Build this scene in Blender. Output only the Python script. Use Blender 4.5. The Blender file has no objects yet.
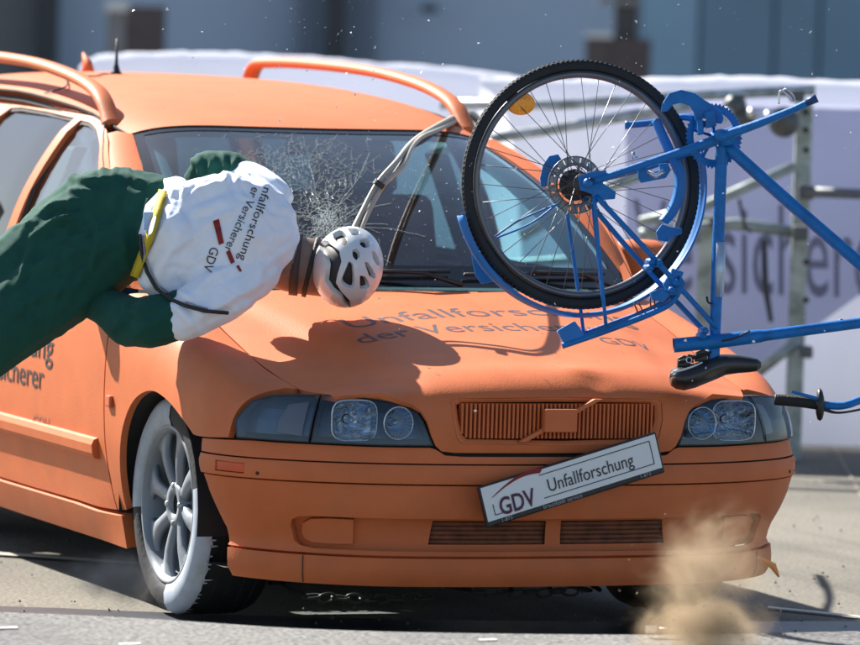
import bpy, bmesh, math, random
import numpy as np
from mathutils import Vector, Matrix, noise
from mathutils.bvhtree import BVHTree
from mathutils.geometry import delaunay_2d_cdt
random.seed(7)
R_ = math.radians
scene = bpy.context.scene

# ------------------------------------------------------------------ camera, sky, sun, exposure
CAM = Vector((-5.90682, -13.70122, 1.75668)); YAW, PIT, ROL = R_(21.9275), R_(-3.39085), R_(1.80273); FPX = 5587.76
FW = Vector((math.sin(YAW)*math.cos(PIT), math.cos(YAW)*math.cos(PIT), math.sin(PIT)))
r0 = Vector((math.cos(YAW), -math.sin(YAW), 0)); u0 = r0.cross(FW)
RT = r0*math.cos(ROL)+u0*math.sin(ROL); UP = u0*math.cos(ROL)-r0*math.sin(ROL)
cam_d = bpy.data.cameras.new('camera'); cam = bpy.data.objects.new('camera', cam_d); scene.collection.objects.link(cam)
cam.matrix_world = Matrix(((RT.x, UP.x, -FW.x, CAM.x), (RT.y, UP.y, -FW.y, CAM.y), (RT.z, UP.z, -FW.z, CAM.z), (0, 0, 0, 1)))
cam_d.sensor_width = 36; cam_d.lens = FPX/860*36; cam_d.clip_end = 2000; cam_d.clip_start = .1
cam_d.dof.use_dof = True; cam_d.dof.focus_distance = 15.3; cam_d.dof.aperture_fstop = 3.9
scene.camera = cam
SUN_TO = Vector((-.42, 1.12, 1.0)).normalized()          # towards the sun: behind the car, a little left
world = bpy.data.worlds.new('World'); scene.world = world; world.use_nodes = True
wn = world.node_tree; bg = wn.nodes['Background']; sky = wn.nodes.new('ShaderNodeTexSky'); sky.sky_type = 'NISHITA'
sky.sun_disc = False; sky.sun_elevation = math.asin(SUN_TO.z); sky.sun_rotation = math.atan2(SUN_TO.x, SUN_TO.y)
sky.air_density = 1.0; sky.dust_density = 1.0
wn.links.new(sky.outputs[0], bg.inputs[0]); bg.inputs[1].default_value = .065
sd = bpy.data.lights.new('sun', 'SUN'); sd.energy = 5.0; sd.angle = R_(.5); sd.color = (1, .95, .87)
so = bpy.data.objects.new('sun', sd); scene.collection.objects.link(so); so.rotation_euler = (-SUN_TO).to_track_quat('-Z', 'Y').to_euler()
scene.view_settings.view_transform = 'Standard'; scene.view_settings.look = 'None'; scene.view_settings.exposure = 1.3; scene.view_settings.gamma = 1

def at(px, py, d=None, y=None, z=None, x=None):            # a point of the place seen at a photo pixel, at a real distance or height
    v = FW*FPX+RT*(px-430)-UP*(py-322.5); v = v/v.dot(FW)
    if d is not None: t = d
    elif y is not None: t = (y-CAM.y)/v.y
    elif z is not None: t = (z-CAM.z)/v.z
    else: t = (x-CAM.x)/v.x
    return CAM+v*t

# ------------------------------------------------------------------ materials
MATS = {}
def mat(name, col, rough=.6, metal=0, noise_amt=.08, noise_scale=12, bump=0, bump_scale=80, spec=.5, coat=0, col2=None, c2scale=3, c2lo=.45, c2hi=.6, sheen=0):
    if name in MATS: return MATS[name]
    m = bpy.data.materials.new(name); m.use_nodes = True; n = m.node_tree; b = n.nodes['Principled BSDF']
    b.inputs['Roughness'].default_value = rough; b.inputs['Metallic'].default_value = metal
    b.inputs['Specular IOR Level'].default_value = spec; b.inputs['Coat Weight'].default_value = coat; b.inputs['Sheen Weight'].default_value = sheen
    tc = n.nodes.new('ShaderNodeTexCoord'); nz = n.nodes.new('ShaderNodeTexNoise'); nz.inputs['Scale'].default_value = noise_scale; nz.inputs['Detail'].default_value = 6
    n.links.new(tc.outputs['Object'], nz.inputs['Vector'])
    mr = n.nodes.new('ShaderNodeMapRange'); mr.inputs[1].default_value = .3; mr.inputs[2].default_value = .7; mr.inputs[3].default_value = 1-noise_amt; mr.inputs[4].default_value = 1+noise_amt
    n.links.new(nz.outputs[0], mr.inputs[0])
    base = n.nodes.new('ShaderNodeRGB'); base.outputs[0].default_value = (*col, 1); src = base.outputs[0]
    if col2:
        n2 = n.nodes.new('ShaderNodeTexNoise'); n2.inputs['Scale'].default_value = c2scale; n2.inputs['Detail'].default_value = 8; n2.inputs['Roughness'].default_value = .65
        n.links.new(tc.outputs['Object'], n2.inputs['Vector'])
        m2 = n.nodes.new('ShaderNodeMapRange'); m2.inputs[1].default_value = c2lo; m2.inputs[2].default_value = c2hi; n.links.new(n2.outputs[0], m2.inputs[0])
        mx = n.nodes.new('ShaderNodeMix'); mx.data_type = 'RGBA'; n.links.new(m2.outputs[0], mx.inputs[0]); n.links.new(src, mx.inputs[6]); mx.inputs[7].default_value = (*col2, 1); src = mx.outputs[2]
    mu = n.nodes.new('ShaderNodeVectorMath'); mu.operation = 'SCALE'; n.links.new(src, mu.inputs[0]); n.links.new(mr.outputs[0], mu.inputs['Scale'])
    n.links.new(mu.outputs[0], b.inputs['Base Color'])
    if bump:
        nb = n.nodes.new('ShaderNodeTexNoise'); nb.inputs['Scale'].default_value = bump_scale; nb.inputs['Detail'].default_value = 5; n.links.new(tc.outputs['Object'], nb.inputs['Vector'])
        bp = n.nodes.new('ShaderNodeBump'); bp.inputs['Strength'].default_value = bump; bp.inputs['Distance'].default_value = .01; n.links.new(nb.outputs[0], bp.inputs['Height']); n.links.new(bp.outputs[0], b.inputs['Normal'])
    MATS[name] = m; return m
def glass_mat(name, tint, refl_rough=.0, ior=1.5, dirt=0.0, base=.08):
    m = bpy.data.materials.new(name); m.use_nodes = True; n = m.node_tree; n.nodes.clear()
    out = n.nodes.new('ShaderNodeOutputMaterial'); tr = n.nodes.new('ShaderNodeBsdfTransparent'); tr.inputs[0].default_value = (*tint, 1)
    gl = n.nodes.new('ShaderNodeBsdfGlossy'); gl.inputs['Roughness'].default_value = refl_rough
    lw = n.nodes.new('ShaderNodeLayerWeight'); lw.inputs[0].default_value = .5; pw = n.nodes.new('ShaderNodeMath'); pw.operation = 'POWER'; pw.inputs[1].default_value = 4; n.links.new(lw.outputs['Facing'], pw.inputs[0])
    fr = n.nodes.new('ShaderNodeMath'); fr.operation = 'MULTIPLY_ADD'; fr.inputs[1].default_value = .85; fr.inputs[2].default_value = base; n.links.new(pw.outputs[0], fr.inputs[0]); mx = n.nodes.new('ShaderNodeMixShader')
    n.links.new(fr.outputs[0], mx.inputs[0]); n.links.new(tr.outputs[0], mx.inputs[1]); n.links.new(gl.outputs[0], mx.inputs[2]); src = mx.outputs[0]
    if dirt:
        df = n.nodes.new('ShaderNodeBsdfDiffuse'); df.inputs[0].default_value = (.5, .55, .55, 1); m3 = n.nodes.new('ShaderNodeMixShader')
        nz = n.nodes.new('ShaderNodeTexNoise'); nz.inputs['Scale'].default_value = 9; nz.inputs['Detail'].default_value = 8; tc = n.nodes.new('ShaderNodeTexCoord'); n.links.new(tc.outputs['Object'], nz.inputs['Vector'])
        mr = n.nodes.new('ShaderNodeMapRange'); mr.inputs[1].default_value = .45; mr.inputs[2].default_value = .8; mr.inputs[3].default_value = dirt*.3; mr.inputs[4].default_value = dirt
        n.links.new(nz.outputs[0], mr.inputs[0]); n.links.new(mr.outputs[0], m3.inputs[0]); n.links.new(src, m3.inputs[1]); n.links.new(df.outputs[0], m3.inputs[2]); src = m3.outputs[0]
    n.links.new(src, out.inputs[0]); MATS[name] = m; return m
ORANGE = mat('matt_orange_paint', (.60, .152, .048), .56, noise_amt=.07, noise_scale=9, bump=.10, bump_scale=190, spec=.32, col2=(.50, .165, .07), c2scale=3.2, c2lo=.54, c2hi=.85)
ORANGE_DARK = ORANGE
BLACK = mat('black_rubber', (.018, .018, .02), .6, bump=.2, bump_scale=120)
BLACKPL = mat('black_plastic', (.015, .016, .018), .4)
TYRE = mat('tyre_rubber', (.011, .013, .017), .75, bump=.25, bump_scale=60, noise_amt=.2)
TYREPAINT = mat('white_tyre_paint', (.40, .46, .54), .7, noise_amt=.12, noise_scale=20, col2=(.35, .38, .4), c2scale=14, c2lo=.55, c2hi=.75)
ALLOY = mat('alloy_wheel_grey', (.23, .26, .30), .45, metal=.15, noise_amt=.1, noise_scale=18)
DARKHOLE = mat('dark_underbody', (.02, .02, .022), .8)
INTERIOR = mat('dark_cabin_fabric', (.045, .055, .065), .9)
REDSEAT = mat('red_seat_fabric', (.25, .03, .02), .9)
GLASS = glass_mat('windscreen_glass', (.46, .78, .84), dirt=.03, base=.11)
RGLASS = glass_mat('dark_rear_glass', (.10, .13, .15), ior=1.5, dirt=.02)
TGLASS = glass_mat('tinted_rear_door_glass', (.38, .48, .48), dirt=.02)
SGLASS = glass_mat('side_window_glass', (.66, .84, .88), dirt=.0, base=.15)
LGLASS = glass_mat('headlight_glass', (.8, .88, .93), ior=1.5, dirt=.02)
CHROME = mat('lamp_reflector', (.48, .53, .60), .12, metal=1, noise_amt=.02)
LAMPDARK = mat('lamp_housing_grey', (.10, .14, .18), .3, metal=.3)
FRIT = mat('black_glass_edge', (.006, .007, .008), .15)
CRACK = mat('crushed_glass_white', (.8, .88, .88), .3)
TEXTBLK = mat('black_lettering', (.03, .03, .035), .6)
TEXTGREY = mat('faded_grey_lettering', (.085, .06, .07), .6, noise_amt=.3, noise_scale=60)
TEXTRED = mat('dark_red_print', (.22, .008, .012), .6)
WHITE = mat('white_plate_film', (.72, .74, .76), .35, noise_amt=.02)
BLUE = mat('blue_bicycle_paint', (.002, .145, .46), .45, noise_amt=.14, noise_scale=30, bump=.12, bump_scale=120, spec=.35, col2=(.004, .10, .33), c2scale=14, c2lo=.5, c2hi=.7)
BLUE2 = mat('blue_plastic_mudguard', (.002, .155, .50), .5, noise_amt=.08)
STEEL = mat('galvanised_steel', (.55, .60, .64), .42, metal=.6, noise_amt=.18, noise_scale=22, col2=(.3, .33, .33), c2scale=10)
GALV = mat('galvanised_post', (.40, .45, .43), .5, metal=.3, noise_amt=.2, noise_scale=12, col2=(.27, .31, .29), c2scale=16)
RIMAL = mat('bicycle_rim_alloy', (.13, .135, .155), .35, metal=.6)
SPOKE = mat('spoke_steel', (.14, .145, .16), .35, metal=.7)
CABLE = mat('beige_cable_sheath', (.42, .38, .31), .5)
GREEN = mat('green_coverall_cloth', (.0015, .062, .045), .9, noise_amt=.12, noise_scale=30, bump=.08, bump_scale=300, sheen=.0)
TSHIRT = mat('white_cotton', (.80, .85, .95), .9, noise_amt=.04, noise_scale=30, bump=.05, bump_scale=400)
VINYL = mat('brown_dummy_vinyl', (.19, .125, .10), .5, noise_amt=.15, noise_scale=18)
YELLOW = mat('yellow_belt_webbing', (.60, .45, .02), .7)
HELMET = mat('white_helmet_shell', (.68, .70, .72), .25, noise_amt=.05, coat=.4)
HELMETBLK = mat('black_helmet_foam', (.02, .02, .022), .5)
ROAD = None

# ------------------------------------------------------------------ object helpers
COL = scene.collection
def link(name, me, m=None, parent=None, smooth=False):
    o = bpy.data.objects.new(name, me); COL.objects.link(o)
    if m is not None and not me.materials: me.materials.append(m)
    if parent is not None: o.parent = parent
    if smooth:
        for p in me.polygons: p.use_smooth = True
    return o
def thing(name, label, cat, loc=(0, 0, 0), group=None):
    o = bpy.data.objects.new(name, None); COL.objects.link(o); o.location = loc; o['label'] = label; o['category'] = cat; o.empty_display_size = .1
    if group: o['group'] = group
    return o
def tag(o, label, cat, group=None):
    o['label'] = label; o['category'] = cat
    if group: o['group'] = group
    return o
def mesh(name, vs, fs):
    me = bpy.data.meshes.new(name); me.from_pydata([tuple(v) for v in vs], [], [tuple(f) for f in fs]); me.update(); return me
def obj(name, vs, fs, m, parent=None, smooth=False, off=None):
    if parent is not None and off is None: off = wloc(parent)
    if off is not None: vs = [Vector(v)-off for v in vs]
    return link(name, mesh(name, vs, fs), m, parent, smooth)
def wloc(o):
    l = Vector((0, 0, 0))
    while o is not None: l = l+o.location; o = o.parent
    return l
class MB:
    def __init__(s): s.v = []; s.f = []
    def add(s, vs, fs):
        n = len(s.v); s.v += [Vector(v) for v in vs]; s.f += [tuple(i+n for i in f) for f in fs]; return s
    def box(s, c, size, ax=None):
        c = Vector(c); X, Y, Z = ax or (Vector((1, 0, 0)), Vector((0, 1, 0)), Vector((0, 0, 1)))
        a, b, d = [k/2 for k in size]; vs = [c+X*(a*i)+Y*(b*j)+Z*(d*k) for i in (-1, 1) for j in (-1, 1) for k in (-1, 1)]
        return s.add(vs, [(0, 1, 3, 2), (4, 6, 7, 5), (0, 4, 5, 1), (2, 3, 7, 6), (0, 2, 6, 4), (1, 5, 7, 3)])
    def tube(s, pts, rad, n=10, caps=True, flat=1.0, up=None):
        pts = [Vector(p) for p in pts]; N = len(pts); rr = rad if isinstance(rad, (list, tuple)) else [rad]*N
        base = len(s.v); prev = None
        for i, p in enumerate(pts):
            t = (pts[min(i+1, N-1)]-pts[max(i-1, 0)]).normalized()
            if up is not None: a = t.cross(up).normalized()
            elif prev is None: a = t.cross(Vector((0, 0, 1)) if abs(t.z) < .9 else Vector((1, 0, 0))).normalized()
            else: a = (prev-t*prev.dot(t)).normalized()
            prev = a; b = t.cross(a)
            for k in range(n):
                th = 2*math.pi*k/n; s.v.append(p+a*math.cos(th)*rr[i]+b*math.sin(th)*rr[i]*flat)
        for i in range(N-1):
            for k in range(n): s.f.append((base+i*n+k, base+i*n+(k+1) % n, base+(i+1)*n+(k+1) % n, base+(i+1)*n+k))
        if caps: s.f.append(tuple(base+k for k in range(n))[::-1]); s.f.append(tuple(base+(N-1)*n+k for k in range(n)))
        return s
    def lathe(s, c, axis, prof, n=32, ref=None, closed=False):   # prof: (radius, height along axis)
        c = Vector(c); A = Vector(axis).normalized(); a = (ref or (Vector((0, 0, 1)) if abs(A.z) < .9 else Vector((1, 0, 0)))); a = (a-A*a.dot(A)).normalized(); b = A.cross(a)
        base = len(s.v); M = len(prof)
        for r, h in prof:
            for k in range(n):
                th = 2*math.pi*k/n; s.v.append(c+A*h+(a*math.cos(th)+b*math.sin(th))*r)
        for i in range(M-1 if not closed else M):
            j = (i+1) % M
            for k in range(n): s.f.append((base+i*n+k, base+i*n+(k+1) % n, base+j*n+(k+1) % n, base+j*n+k))
        return s
    def prism(s, poly, d):                                        # poly: 3D outline, d: extrusion vector
        n = len(poly); d = Vector(d); P = [Vector(p) for p in poly]
        s.add(P+[p+d for p in P], [tuple(range(n))[::-1], tuple(range(n, 2*n))]+[(i, (i+1) % n, n+(i+1) % n, n+i) for i in range(n)]); return s
    def build(s, name, m, parent=None, smooth=False): 
        return obj(name, s.v, s.f, m, parent, smooth)
def fixn(o):
    bm = bmesh.new(); bm.from_mesh(o.data); bmesh.ops.recalc_face_normals(bm, faces=bm.faces); bm.to_mesh(o.data); bm.free(); return o
def bevel(o, w=.004, seg=2):
    bm = bmesh.new(); bm.from_mesh(o.data); bmesh.ops.bevel(bm, geom=[e for e in bm.edges if e.calc_face_angle(0) > .5], offset=w, segments=seg, profile=.6, affect='EDGES')
    bmesh.ops.recalc_face_normals(bm, faces=bm.faces); bm.to_mesh(o.data); bm.free(); return o
def smooth_auto(o, ang=35):
    for p in o.data.polygons: p.use_smooth = True
    bm = bmesh.new(); bm.from_mesh(o.data)
    for e in bm.edges:
        if len(e.link_faces) == 2 and e.calc_face_angle(0) > R_(ang): e.smooth = False
    bm.to_mesh(o.data); bm.free(); return o
def cr(P, k=8, closed=False):
    P = [Vector(p) for p in P]; n = len(P); out = []
    for i in range(n if closed else n-1):
        if closed: a, b, c, d = P[(i-1) % n], P[i], P[(i+1) % n], P[(i+2) % n]
        else: a, b, c, d = P[max(i-1, 0)], P[i], P[i+1], P[min(i+2, n-1)]
        for j in range(k):
            t = j/k; out.append(.5*((2*b)+(c-a)*t+(2*a-5*b+4*c-d)*t*t+(3*b-a-3*c+d)*t**3))
    if not closed: out.append(P[-1])
    return out
def itp(tab, x):                                                 # smooth (Catmull-Rom / Hermite) table lookup, values scalar or tuple
    if x <= tab[0][0]: return tab[0][1]
    if x >= tab[-1][0]: return tab[-1][1]
    for i in range(len(tab)-1):
        if x <= tab[i+1][0]: break
    x0, y0 = tab[i]; x1, y1 = tab[i+1]; h = x1-x0; t = (x-x0)/h
    def one(y0, y1, ya, yb, xa, xb):
        d = (y1-y0)/h
        m0 = d if xa is None else ((y1-ya)/(x1-xa)); m1 = d if xb is None else ((yb-y0)/(xb-x0))
        if xa is not None and ((y0-ya)*(y1-y0) <= 0): m0 = 0
        if xb is not None and ((yb-y1)*(y1-y0) <= 0): m1 = 0
        return (2*t**3-3*t*t+1)*y0+(t**3-2*t*t+t)*h*m0+(-2*t**3+3*t*t)*y1+(t**3-t*t)*h*m1
    pa = tab[i-1] if i > 0 else (None, y0); pb = tab[i+2] if i+2 < len(tab) else (None, y1)
    if isinstance(y0, (int, float)): return one(y0, y1, pa[1], pb[1], pa[0], pb[0])
    return tuple(one(y0[k], y1[k], pa[1][k], pb[1][k], pa[0], pb[0]) for k in range(len(y0)))
def inset(poly, g):
    n = len(poly); A = sum(poly[i][0]*poly[(i+1) % n][1]-poly[(i+1) % n][0]*poly[i][1] for i in range(n)); s = 1 if A > 0 else -1; out = []
    for i in range(n):
        p = Vector(poly[i][:2]); a = Vector(poly[i-1][:2]); b = Vector(poly[(i+1) % n][:2]); e1 = (p-a).normalized(); e2 = (b-p).normalized()
        n1 = Vector((-e1.y, e1.x))*s; n2 = Vector((-e2.y, e2.x))*s; m = n1+n2
        if m.length < 1e-6: m = n1
        m.normalize(); out.append(tuple(p+m*g/max(.5, m.dot(n1))))
    return out
def inpoly(P, poly):
    P = np.asarray(P); x, y = P[:, 0], P[:, 1]; c = np.zeros(len(P), bool); n = len(poly)
    for i in range(n):
        x0, y0 = poly[i]; x1, y1 = poly[i-1]
        if y0 == y1: continue
        m = ((y0 > y) != (y1 > y)) & (x < (x1-x0)*(y-y0)/(y1-y0)+x0); c ^= m
    return c
def dens(poly, step, sc=(1, 1)):
    out = []; n = len(poly)
    for i in range(n):
        a = Vector(poly[i]); b = Vector(poly[(i+1) % n]); L = Vector(((b-a).x*sc[0], (b-a).y*sc[1])).length; k = max(1, int(L/step+.5))
        out += [tuple(a.lerp(b, j/k)) for j in range(k)]
    return out
def edist(P, poly):
    P = np.asarray(P); best = np.full(len(P), 1e9)
    for i in range(len(poly)):
        a = np.array(poly[i]); b = np.array(poly[(i+1) % len(poly)]); d = b-a; L = d@d+1e-12; t = np.clip(((P-a)@d)/L, 0, 1); best = np.minimum(best, np.linalg.norm(P-(a+t[:, None]*d), axis=1))
    return best
def panel_geo(poly, lift, step=.03, holes=(), depth=.015, centre=None, round_=.0):
    loops = [dens(list(poly), step)]+[dens(list(h), step) for h in holes]
    xs = [p[0] for p in loops[0]]; ys = [p[1] for p in loops[0]]
    gx = np.arange(min(xs)+step/2, max(xs), step); gy = np.arange(min(ys)+step/2, max(ys), step); G = np.array([(a, b) for a in gx for b in gy]).reshape(-1, 2)
    if len(G):
        m = inpoly(G, loops[0])
        for h in loops[1:]: m &= ~inpoly(G, h)
        G = G[m]
    if len(G):
        m = np.ones(len(G), bool)
        for l in loops: m &= edist(G, l) > step*.42
        G = G[m]
    V = []; E = []
    for l in loops:
        b = len(V); V += [Vector(p) for p in l]; E += [(b+i, b+(i+1) % len(l)) for i in range(len(l))]
    V += [Vector(p) for p in G]
    ov, oe, of, vi, _, _ = delaunay_2d_cdt(V, E, [], 0, 1e-6)
    C = np.array([[sum(ov[i][0] for i in f)/3, sum(ov[i][1] for i in f)/3] for f in of])
    keep = inpoly(C, loops[0])
    for h in loops[1:]: keep &= ~inpoly(C, h)
    fs = [tuple(f) for f, k in zip(of, keep) if k]
    vs = [Vector(lift(*v)) for v in ov]
    cen = Vector(centre) if centre is not None else Vector((0, 2.0, .5))
    tot = 0
    for f in fs:
        a, b, c = [vs[i] for i in f]; tot += (b-a).cross(c-a).dot((a+b+c)/3-cen)
    if tot < 0: fs = [f[::-1] for f in fs]
    nrm = [Vector((0, 0, 0)) for _ in vs]; ec = {}
    for f in fs:
        a, b, c = [vs[i] for i in f]; nn = (b-a).cross(c-a)
        for i in f: nrm[i] += nn
        for i in range(3): ec[(f[i], f[(i+1) % 3])] = 1
    bd = [e for e in ec if (e[1], e[0]) not in ec]
    if depth:
        mp = {}
        for a, b in bd:
            for i in (a, b):
                if i not in mp:
                    nn = nrm[i].normalized(); k = len(vs); vs.append(vs[i].copy()); vs.append(vs[i]-nn*depth); mp[i] = k
            fs.append((b, a, mp[a]+1, mp[b]+1) if False else (mp[b], mp[a], mp[a]+1, mp[b]+1))
    return vs, fs
def panel(name, poly, lift, m, parent, step=.03, holes=(), depth=.015, mirror=None, centre=None, gap=.0):
    if gap: poly = inset(poly, gap)
    vs, fs = panel_geo(poly, lift, step, holes, depth, centre)
    if mirror: vs = [Vector((-v.x, v.y, v.z)) for v in vs]; fs = [f[::-1] for f in fs]
    return obj(name, vs, fs, m, parent, True)
def grid(fn, nu, nv, u0=0, u1=1, v0=0, v1=1):
    vs = [Vector(fn(u0+(u1-u0)*i/nu, v0+(v1-v0)*j/nv)) for i in range(nu+1) for j in range(nv+1)]
    fs = [(i*(nv+1)+j, (i+1)*(nv+1)+j, (i+1)*(nv+1)+j+1, i*(nv+1)+j+1) for i in range(nu) for j in range(nv)]; return vs, fs
def text_geo(body, size, space=1.0, bold=0, align='LEFT'):
    c = bpy.data.curves.new('t', 'FONT'); c.body = body; c.size = size; c.space_character = space; c.align_x = align; c.offset = bold; c.resolution_u = 3; c.fill_mode = 'FRONT'
    o = bpy.data.objects.new('t', c); COL.objects.link(o); dg = bpy.context.evaluated_depsgraph_get(); dg.update(); me = o.evaluated_get(dg).to_mesh()
    vs = [(v.co.x, v.co.y) for v in me.vertices]; fs = [tuple(p.vertices) for p in me.polygons]; o.evaluated_get(dg).to_mesh_clear(); bpy.data.objects.remove(o); bpy.data.curves.remove(c); return vs, fs
def text_on(name, body, size, fn, m, parent, space=1.0, bold=0, width=None, align='LEFT'):
    vs, fs = text_geo(body, size, space, bold, align)
    if width:
        w = max(v[0] for v in vs)-min(v[0] for v in vs); vs = [(v[0]*width/w, v[1]) for v in vs]
    return obj(name, [fn(*v) for v in vs], fs, m, parent)

# ================================================================== THE CAR: surface functions
PLAN = [(0, 0), (.2, .004), (.4, .028), (.55, .070), (.66, .122), (.75, .185), (.825, .270), (.868, .365), (.880, .46), (.878, .56)]
pl_pts = cr([(x, y, 0) for x, y in PLAN], 10); pl_s = [0]
for i in range(1, len(pl_pts)): pl_s.append(pl_s[-1]+(pl_pts[i]-pl_pts[i-1]).length)
def plan(u):
    s = abs(u)
    if s >= pl_s[-1]: i = len(pl_s)-2
    else:
        i = 0
        while pl_s[i+1] < s: i += 1
    t = (s-pl_s[i])/(pl_s[i+1]-pl_s[i]); p = pl_pts[i].lerp(pl_pts[i+1], t)
    j = max(i-1, 0); k = min(i+2, len(pl_pts)-1); d = (pl_pts[k]-pl_pts[j]).normalized()
    n = Vector((d.y, -d.x, 0)); 
    if u < 0: return Vector((-p.x, p.y, 0)), Vector((-n.x, n.y, 0))
    return p, n
def u_of_x(x):
    for i in range(len(pl_pts)-1):
        if pl_pts[i+1].x >= abs(x): 
            t = (abs(x)-pl_pts[i].x)/(pl_pts[i+1].x-pl_pts[i].x); return math.copysign(pl_s[i]+t*(pl_s[i+1]-pl_s[i]), x)
    return math.copysign(pl_s[-1], x)
def u_of_y(y):
    for i in range(len(pl_pts)-1):
        if pl_pts[i+1].y >= y:
            t = (y-pl_pts[i].y)/(pl_pts[i+1].y-pl_pts[i].y); return pl_s[i]+t*(pl_s[i+1]-pl_s[i])
    return pl_s[-1]
DC = [(.15, .05), (.175, .03), (.20, .018), (.245, .014), (.262, .03), (.30, .034), (.345, .028), (.36, .018), (.40, .014), (.436, .012), (.443, .012), (.4475, .003), (.47, .0), (.495, .002), (.501, .012), (.52, .014), (.55, .022), (.60, .032)]
DS = [(.15, .10), (.175, .075), (.20, .064), (.245, .064), (.262, .078), (.30, .07), (.345, .045), (.36, .038), (.40, .022), (.436, .014), (.443, .012), (.4475, .003), (.47, .0), (.495, .003), (.501, .012), (.52, .016), (.55, .026), (.60, .035)]
def lin(tab, x):
    if x <= tab[0][0]: return tab[0][1]
    for i in range(len(tab)-1):
        if x <= tab[i+1][0]: t = (x-tab[i][0])/(tab[i+1][0]-tab[i][0]); return tab[i][1]*(1-t)+tab[i+1][1]*t
    return tab[-1][1]
def sst(a, b, x): t = min(1, max(0, (x-a)/(b-a))); return t*t*(3-2*t)
def bump_l(u, z, extra=0):
    p, n = plan(u); t = sst(.45, .95, abs(u)); d = lin(DC, z)*(1-t)+lin(DS, z)*t+extra; q = p-n*d; return Vector((q.x, q.y, z))
DL = [(.50, .0), (.545, .010), (.58, .015), (.62, .026), (.65, .040), (.67, .056), (.69, .085)]
def lamp_l(u, z, extra=0):
    p, n = plan(u); q = p-n*(itp(DL, z)+extra); return Vector((q.x, q.y, z))
HP = [(.02, .520), (.012, .56), (.012, .60), (.018, .64), (.030, .675), (.055, .702), (.10, .722), (.17, .740), (.25, .755), (.5, .806), (.8, .866), (1.0, .905), (1.08, .918)]
hp = cr([(a, b, 0) for a, b in HP], 8); hs = [0]
for i in range(1, len(hp)): hs.append(hs[-1]+(hp[i]-hp[i-1]).length)
def plY(x): return lin([(p.x, p.y) for p in pl_pts[::4]]+[(.9, .75)], abs(x))*.92
def hood_l(x, s, extra=0):
    i = 0
    while i < len(hs)-2 and hs[i+1] < s: i += 1
    t = (s-hs[i])/(hs[i+1]-hs[i]); p = hp[i].lerp(hp[i+1], t); back = sst(.15, .35, s)
    z = p.y-(.13-.045*sst(.3, 1.0, p.x))*x*x*sst(.05, .3, s)
    y = p.x+plY(x)*(1-.35*sst(.3, 1., p.x))
    # centre bulge with soft creases running back from the grille corners to the screen
    xc = .36+.22*min(1, max(0, p.x)); z += .012*(1-sst(xc-.05, xc+.05, abs(x)))*sst(.16, .3, s)
    # dents: left from the impact
    z -= .011*math.exp(-((x-.13)**2/.0012+(p.x-.08)**2/.0010))
    z += .010*math.exp(-((x-.10)**2/.004+(p.x-.12)**2/.003))
    z -= .010*math.exp(-((x+.55)**2/.02+(p.x-.45)**2/.05))
    z += .004*noise.noise(Vector((x*5, s*5, 1)))*sst(.2, .4, s)
    return Vector((x, y, z))
def hood_s_z(x, z):                                               # s on the nose where height is z
    a, b = 0, .45
    for _ in range(40):
        m = (a+b)/2
        if hood_l(x, m).z < z: a = m
        else: b = m
    return a
def hood_s_y(x, y):
    a, b = .13, hs[-1]
    for _ in range(40):
        m = (a+b)/2
        if hood_l(x, m).y < y: a = m
        else: b = m
    return a
XS = [(.25, .655), (.5, .672), (.8, .682), (1.2, .690)]           # bonnet shut line
def xs(y): return lin(XS, y)
ST = [(.30, ((.79, .17), (.81, .27), (.83, .36), (.835, .45), (.830, .53), (.806, .62), (.752, .664))),
      (.45, ((.79, .17), (.815, .27), (.845, .36), (.866, .45), (.866, .53), (.846, .64), (.790, .712))),
      (.65, ((.79, .17), (.815, .27), (.848, .36), (.862, .45), (.866, .56), (.853, .68), (.796, .765))),
      (.87, ((.80, .17), (.815, .27), (.848, .36), (.858, .46), (.862, .60), (.850, .725), (.797, .812))),
      (1.20, ((.80, .15), (.82, .25), (.838, .33), (.855, .45), (.858, .60), (.85, .75), (.805, .862))),
      (1.45, ((.79, .15), (.825, .24), (.838, .32), (.857, .45), (.860, .60), (.853, .76), (.838, .85))),
      (1.7, ((.79, .15), (.825, .24), (.838, .32), (.857, .45), (.860, .60), (.852, .76), (.836, .86))),
      (2.3, ((.79, .15), (.825, .24), (.838, .32), (.858, .45), (.861, .60), (.852, .77), (.834, .87))),
      (3.2, ((.79, .15), (.825, .24), (.838, .32), (.856, .45), (.858, .60), (.848, .78), (.825, .88))),
      (3.9, ((.77, .17), (.805, .26), (.82, .34), (.835, .47), (.836, .62), (.82, .80), (.795, .90))),
      (4.3, ((.70, .20), (.72, .28), (.735, .36), (.75, .48), (.745, .62), (.72, .80), (.69, .91)))]
STF = [(y, tuple(c for p in k for c in p)) for y, k in ST]
_sc = {}
def sec(y):
    k = round(y, 4)
    if k not in _sc:
        f = itp(STF, y); P = [(f[2*i], f[2*i+1]) for i in range(7)]
        if y < 1.25:
            x = xs(y); zz = hood_l(x, hood_s_y(x, max(y, .255))).z
        else: x = .69; zz = .88
        w = sst(1.15, 1.45, y); xb = .80*w+x*(1-w); zb = (P[6][1]+.045)*w+zz*(1-w)
        P.append((xb, zb)); _sc[k] = [Vector((a, b, 0)) for a, b in P]
    return _sc[k]
def side_l(y, t, extra=0):                                         # t = section parameter*.1
    s = t*10; P = sec(y); i = min(6, max(0, int(s))); u = s-i
    a, b, c, d = P[max(i-1, 0)], P[i], P[i+1], P[min(i+2, 7)]
    q = .5*((2*b)+(c-a)*u+(2*a-5*b+4*c-d)*u*u+(3*b-a-3*c+d)*u**3)
    return Vector((q.x-extra, y, q.y))
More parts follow.
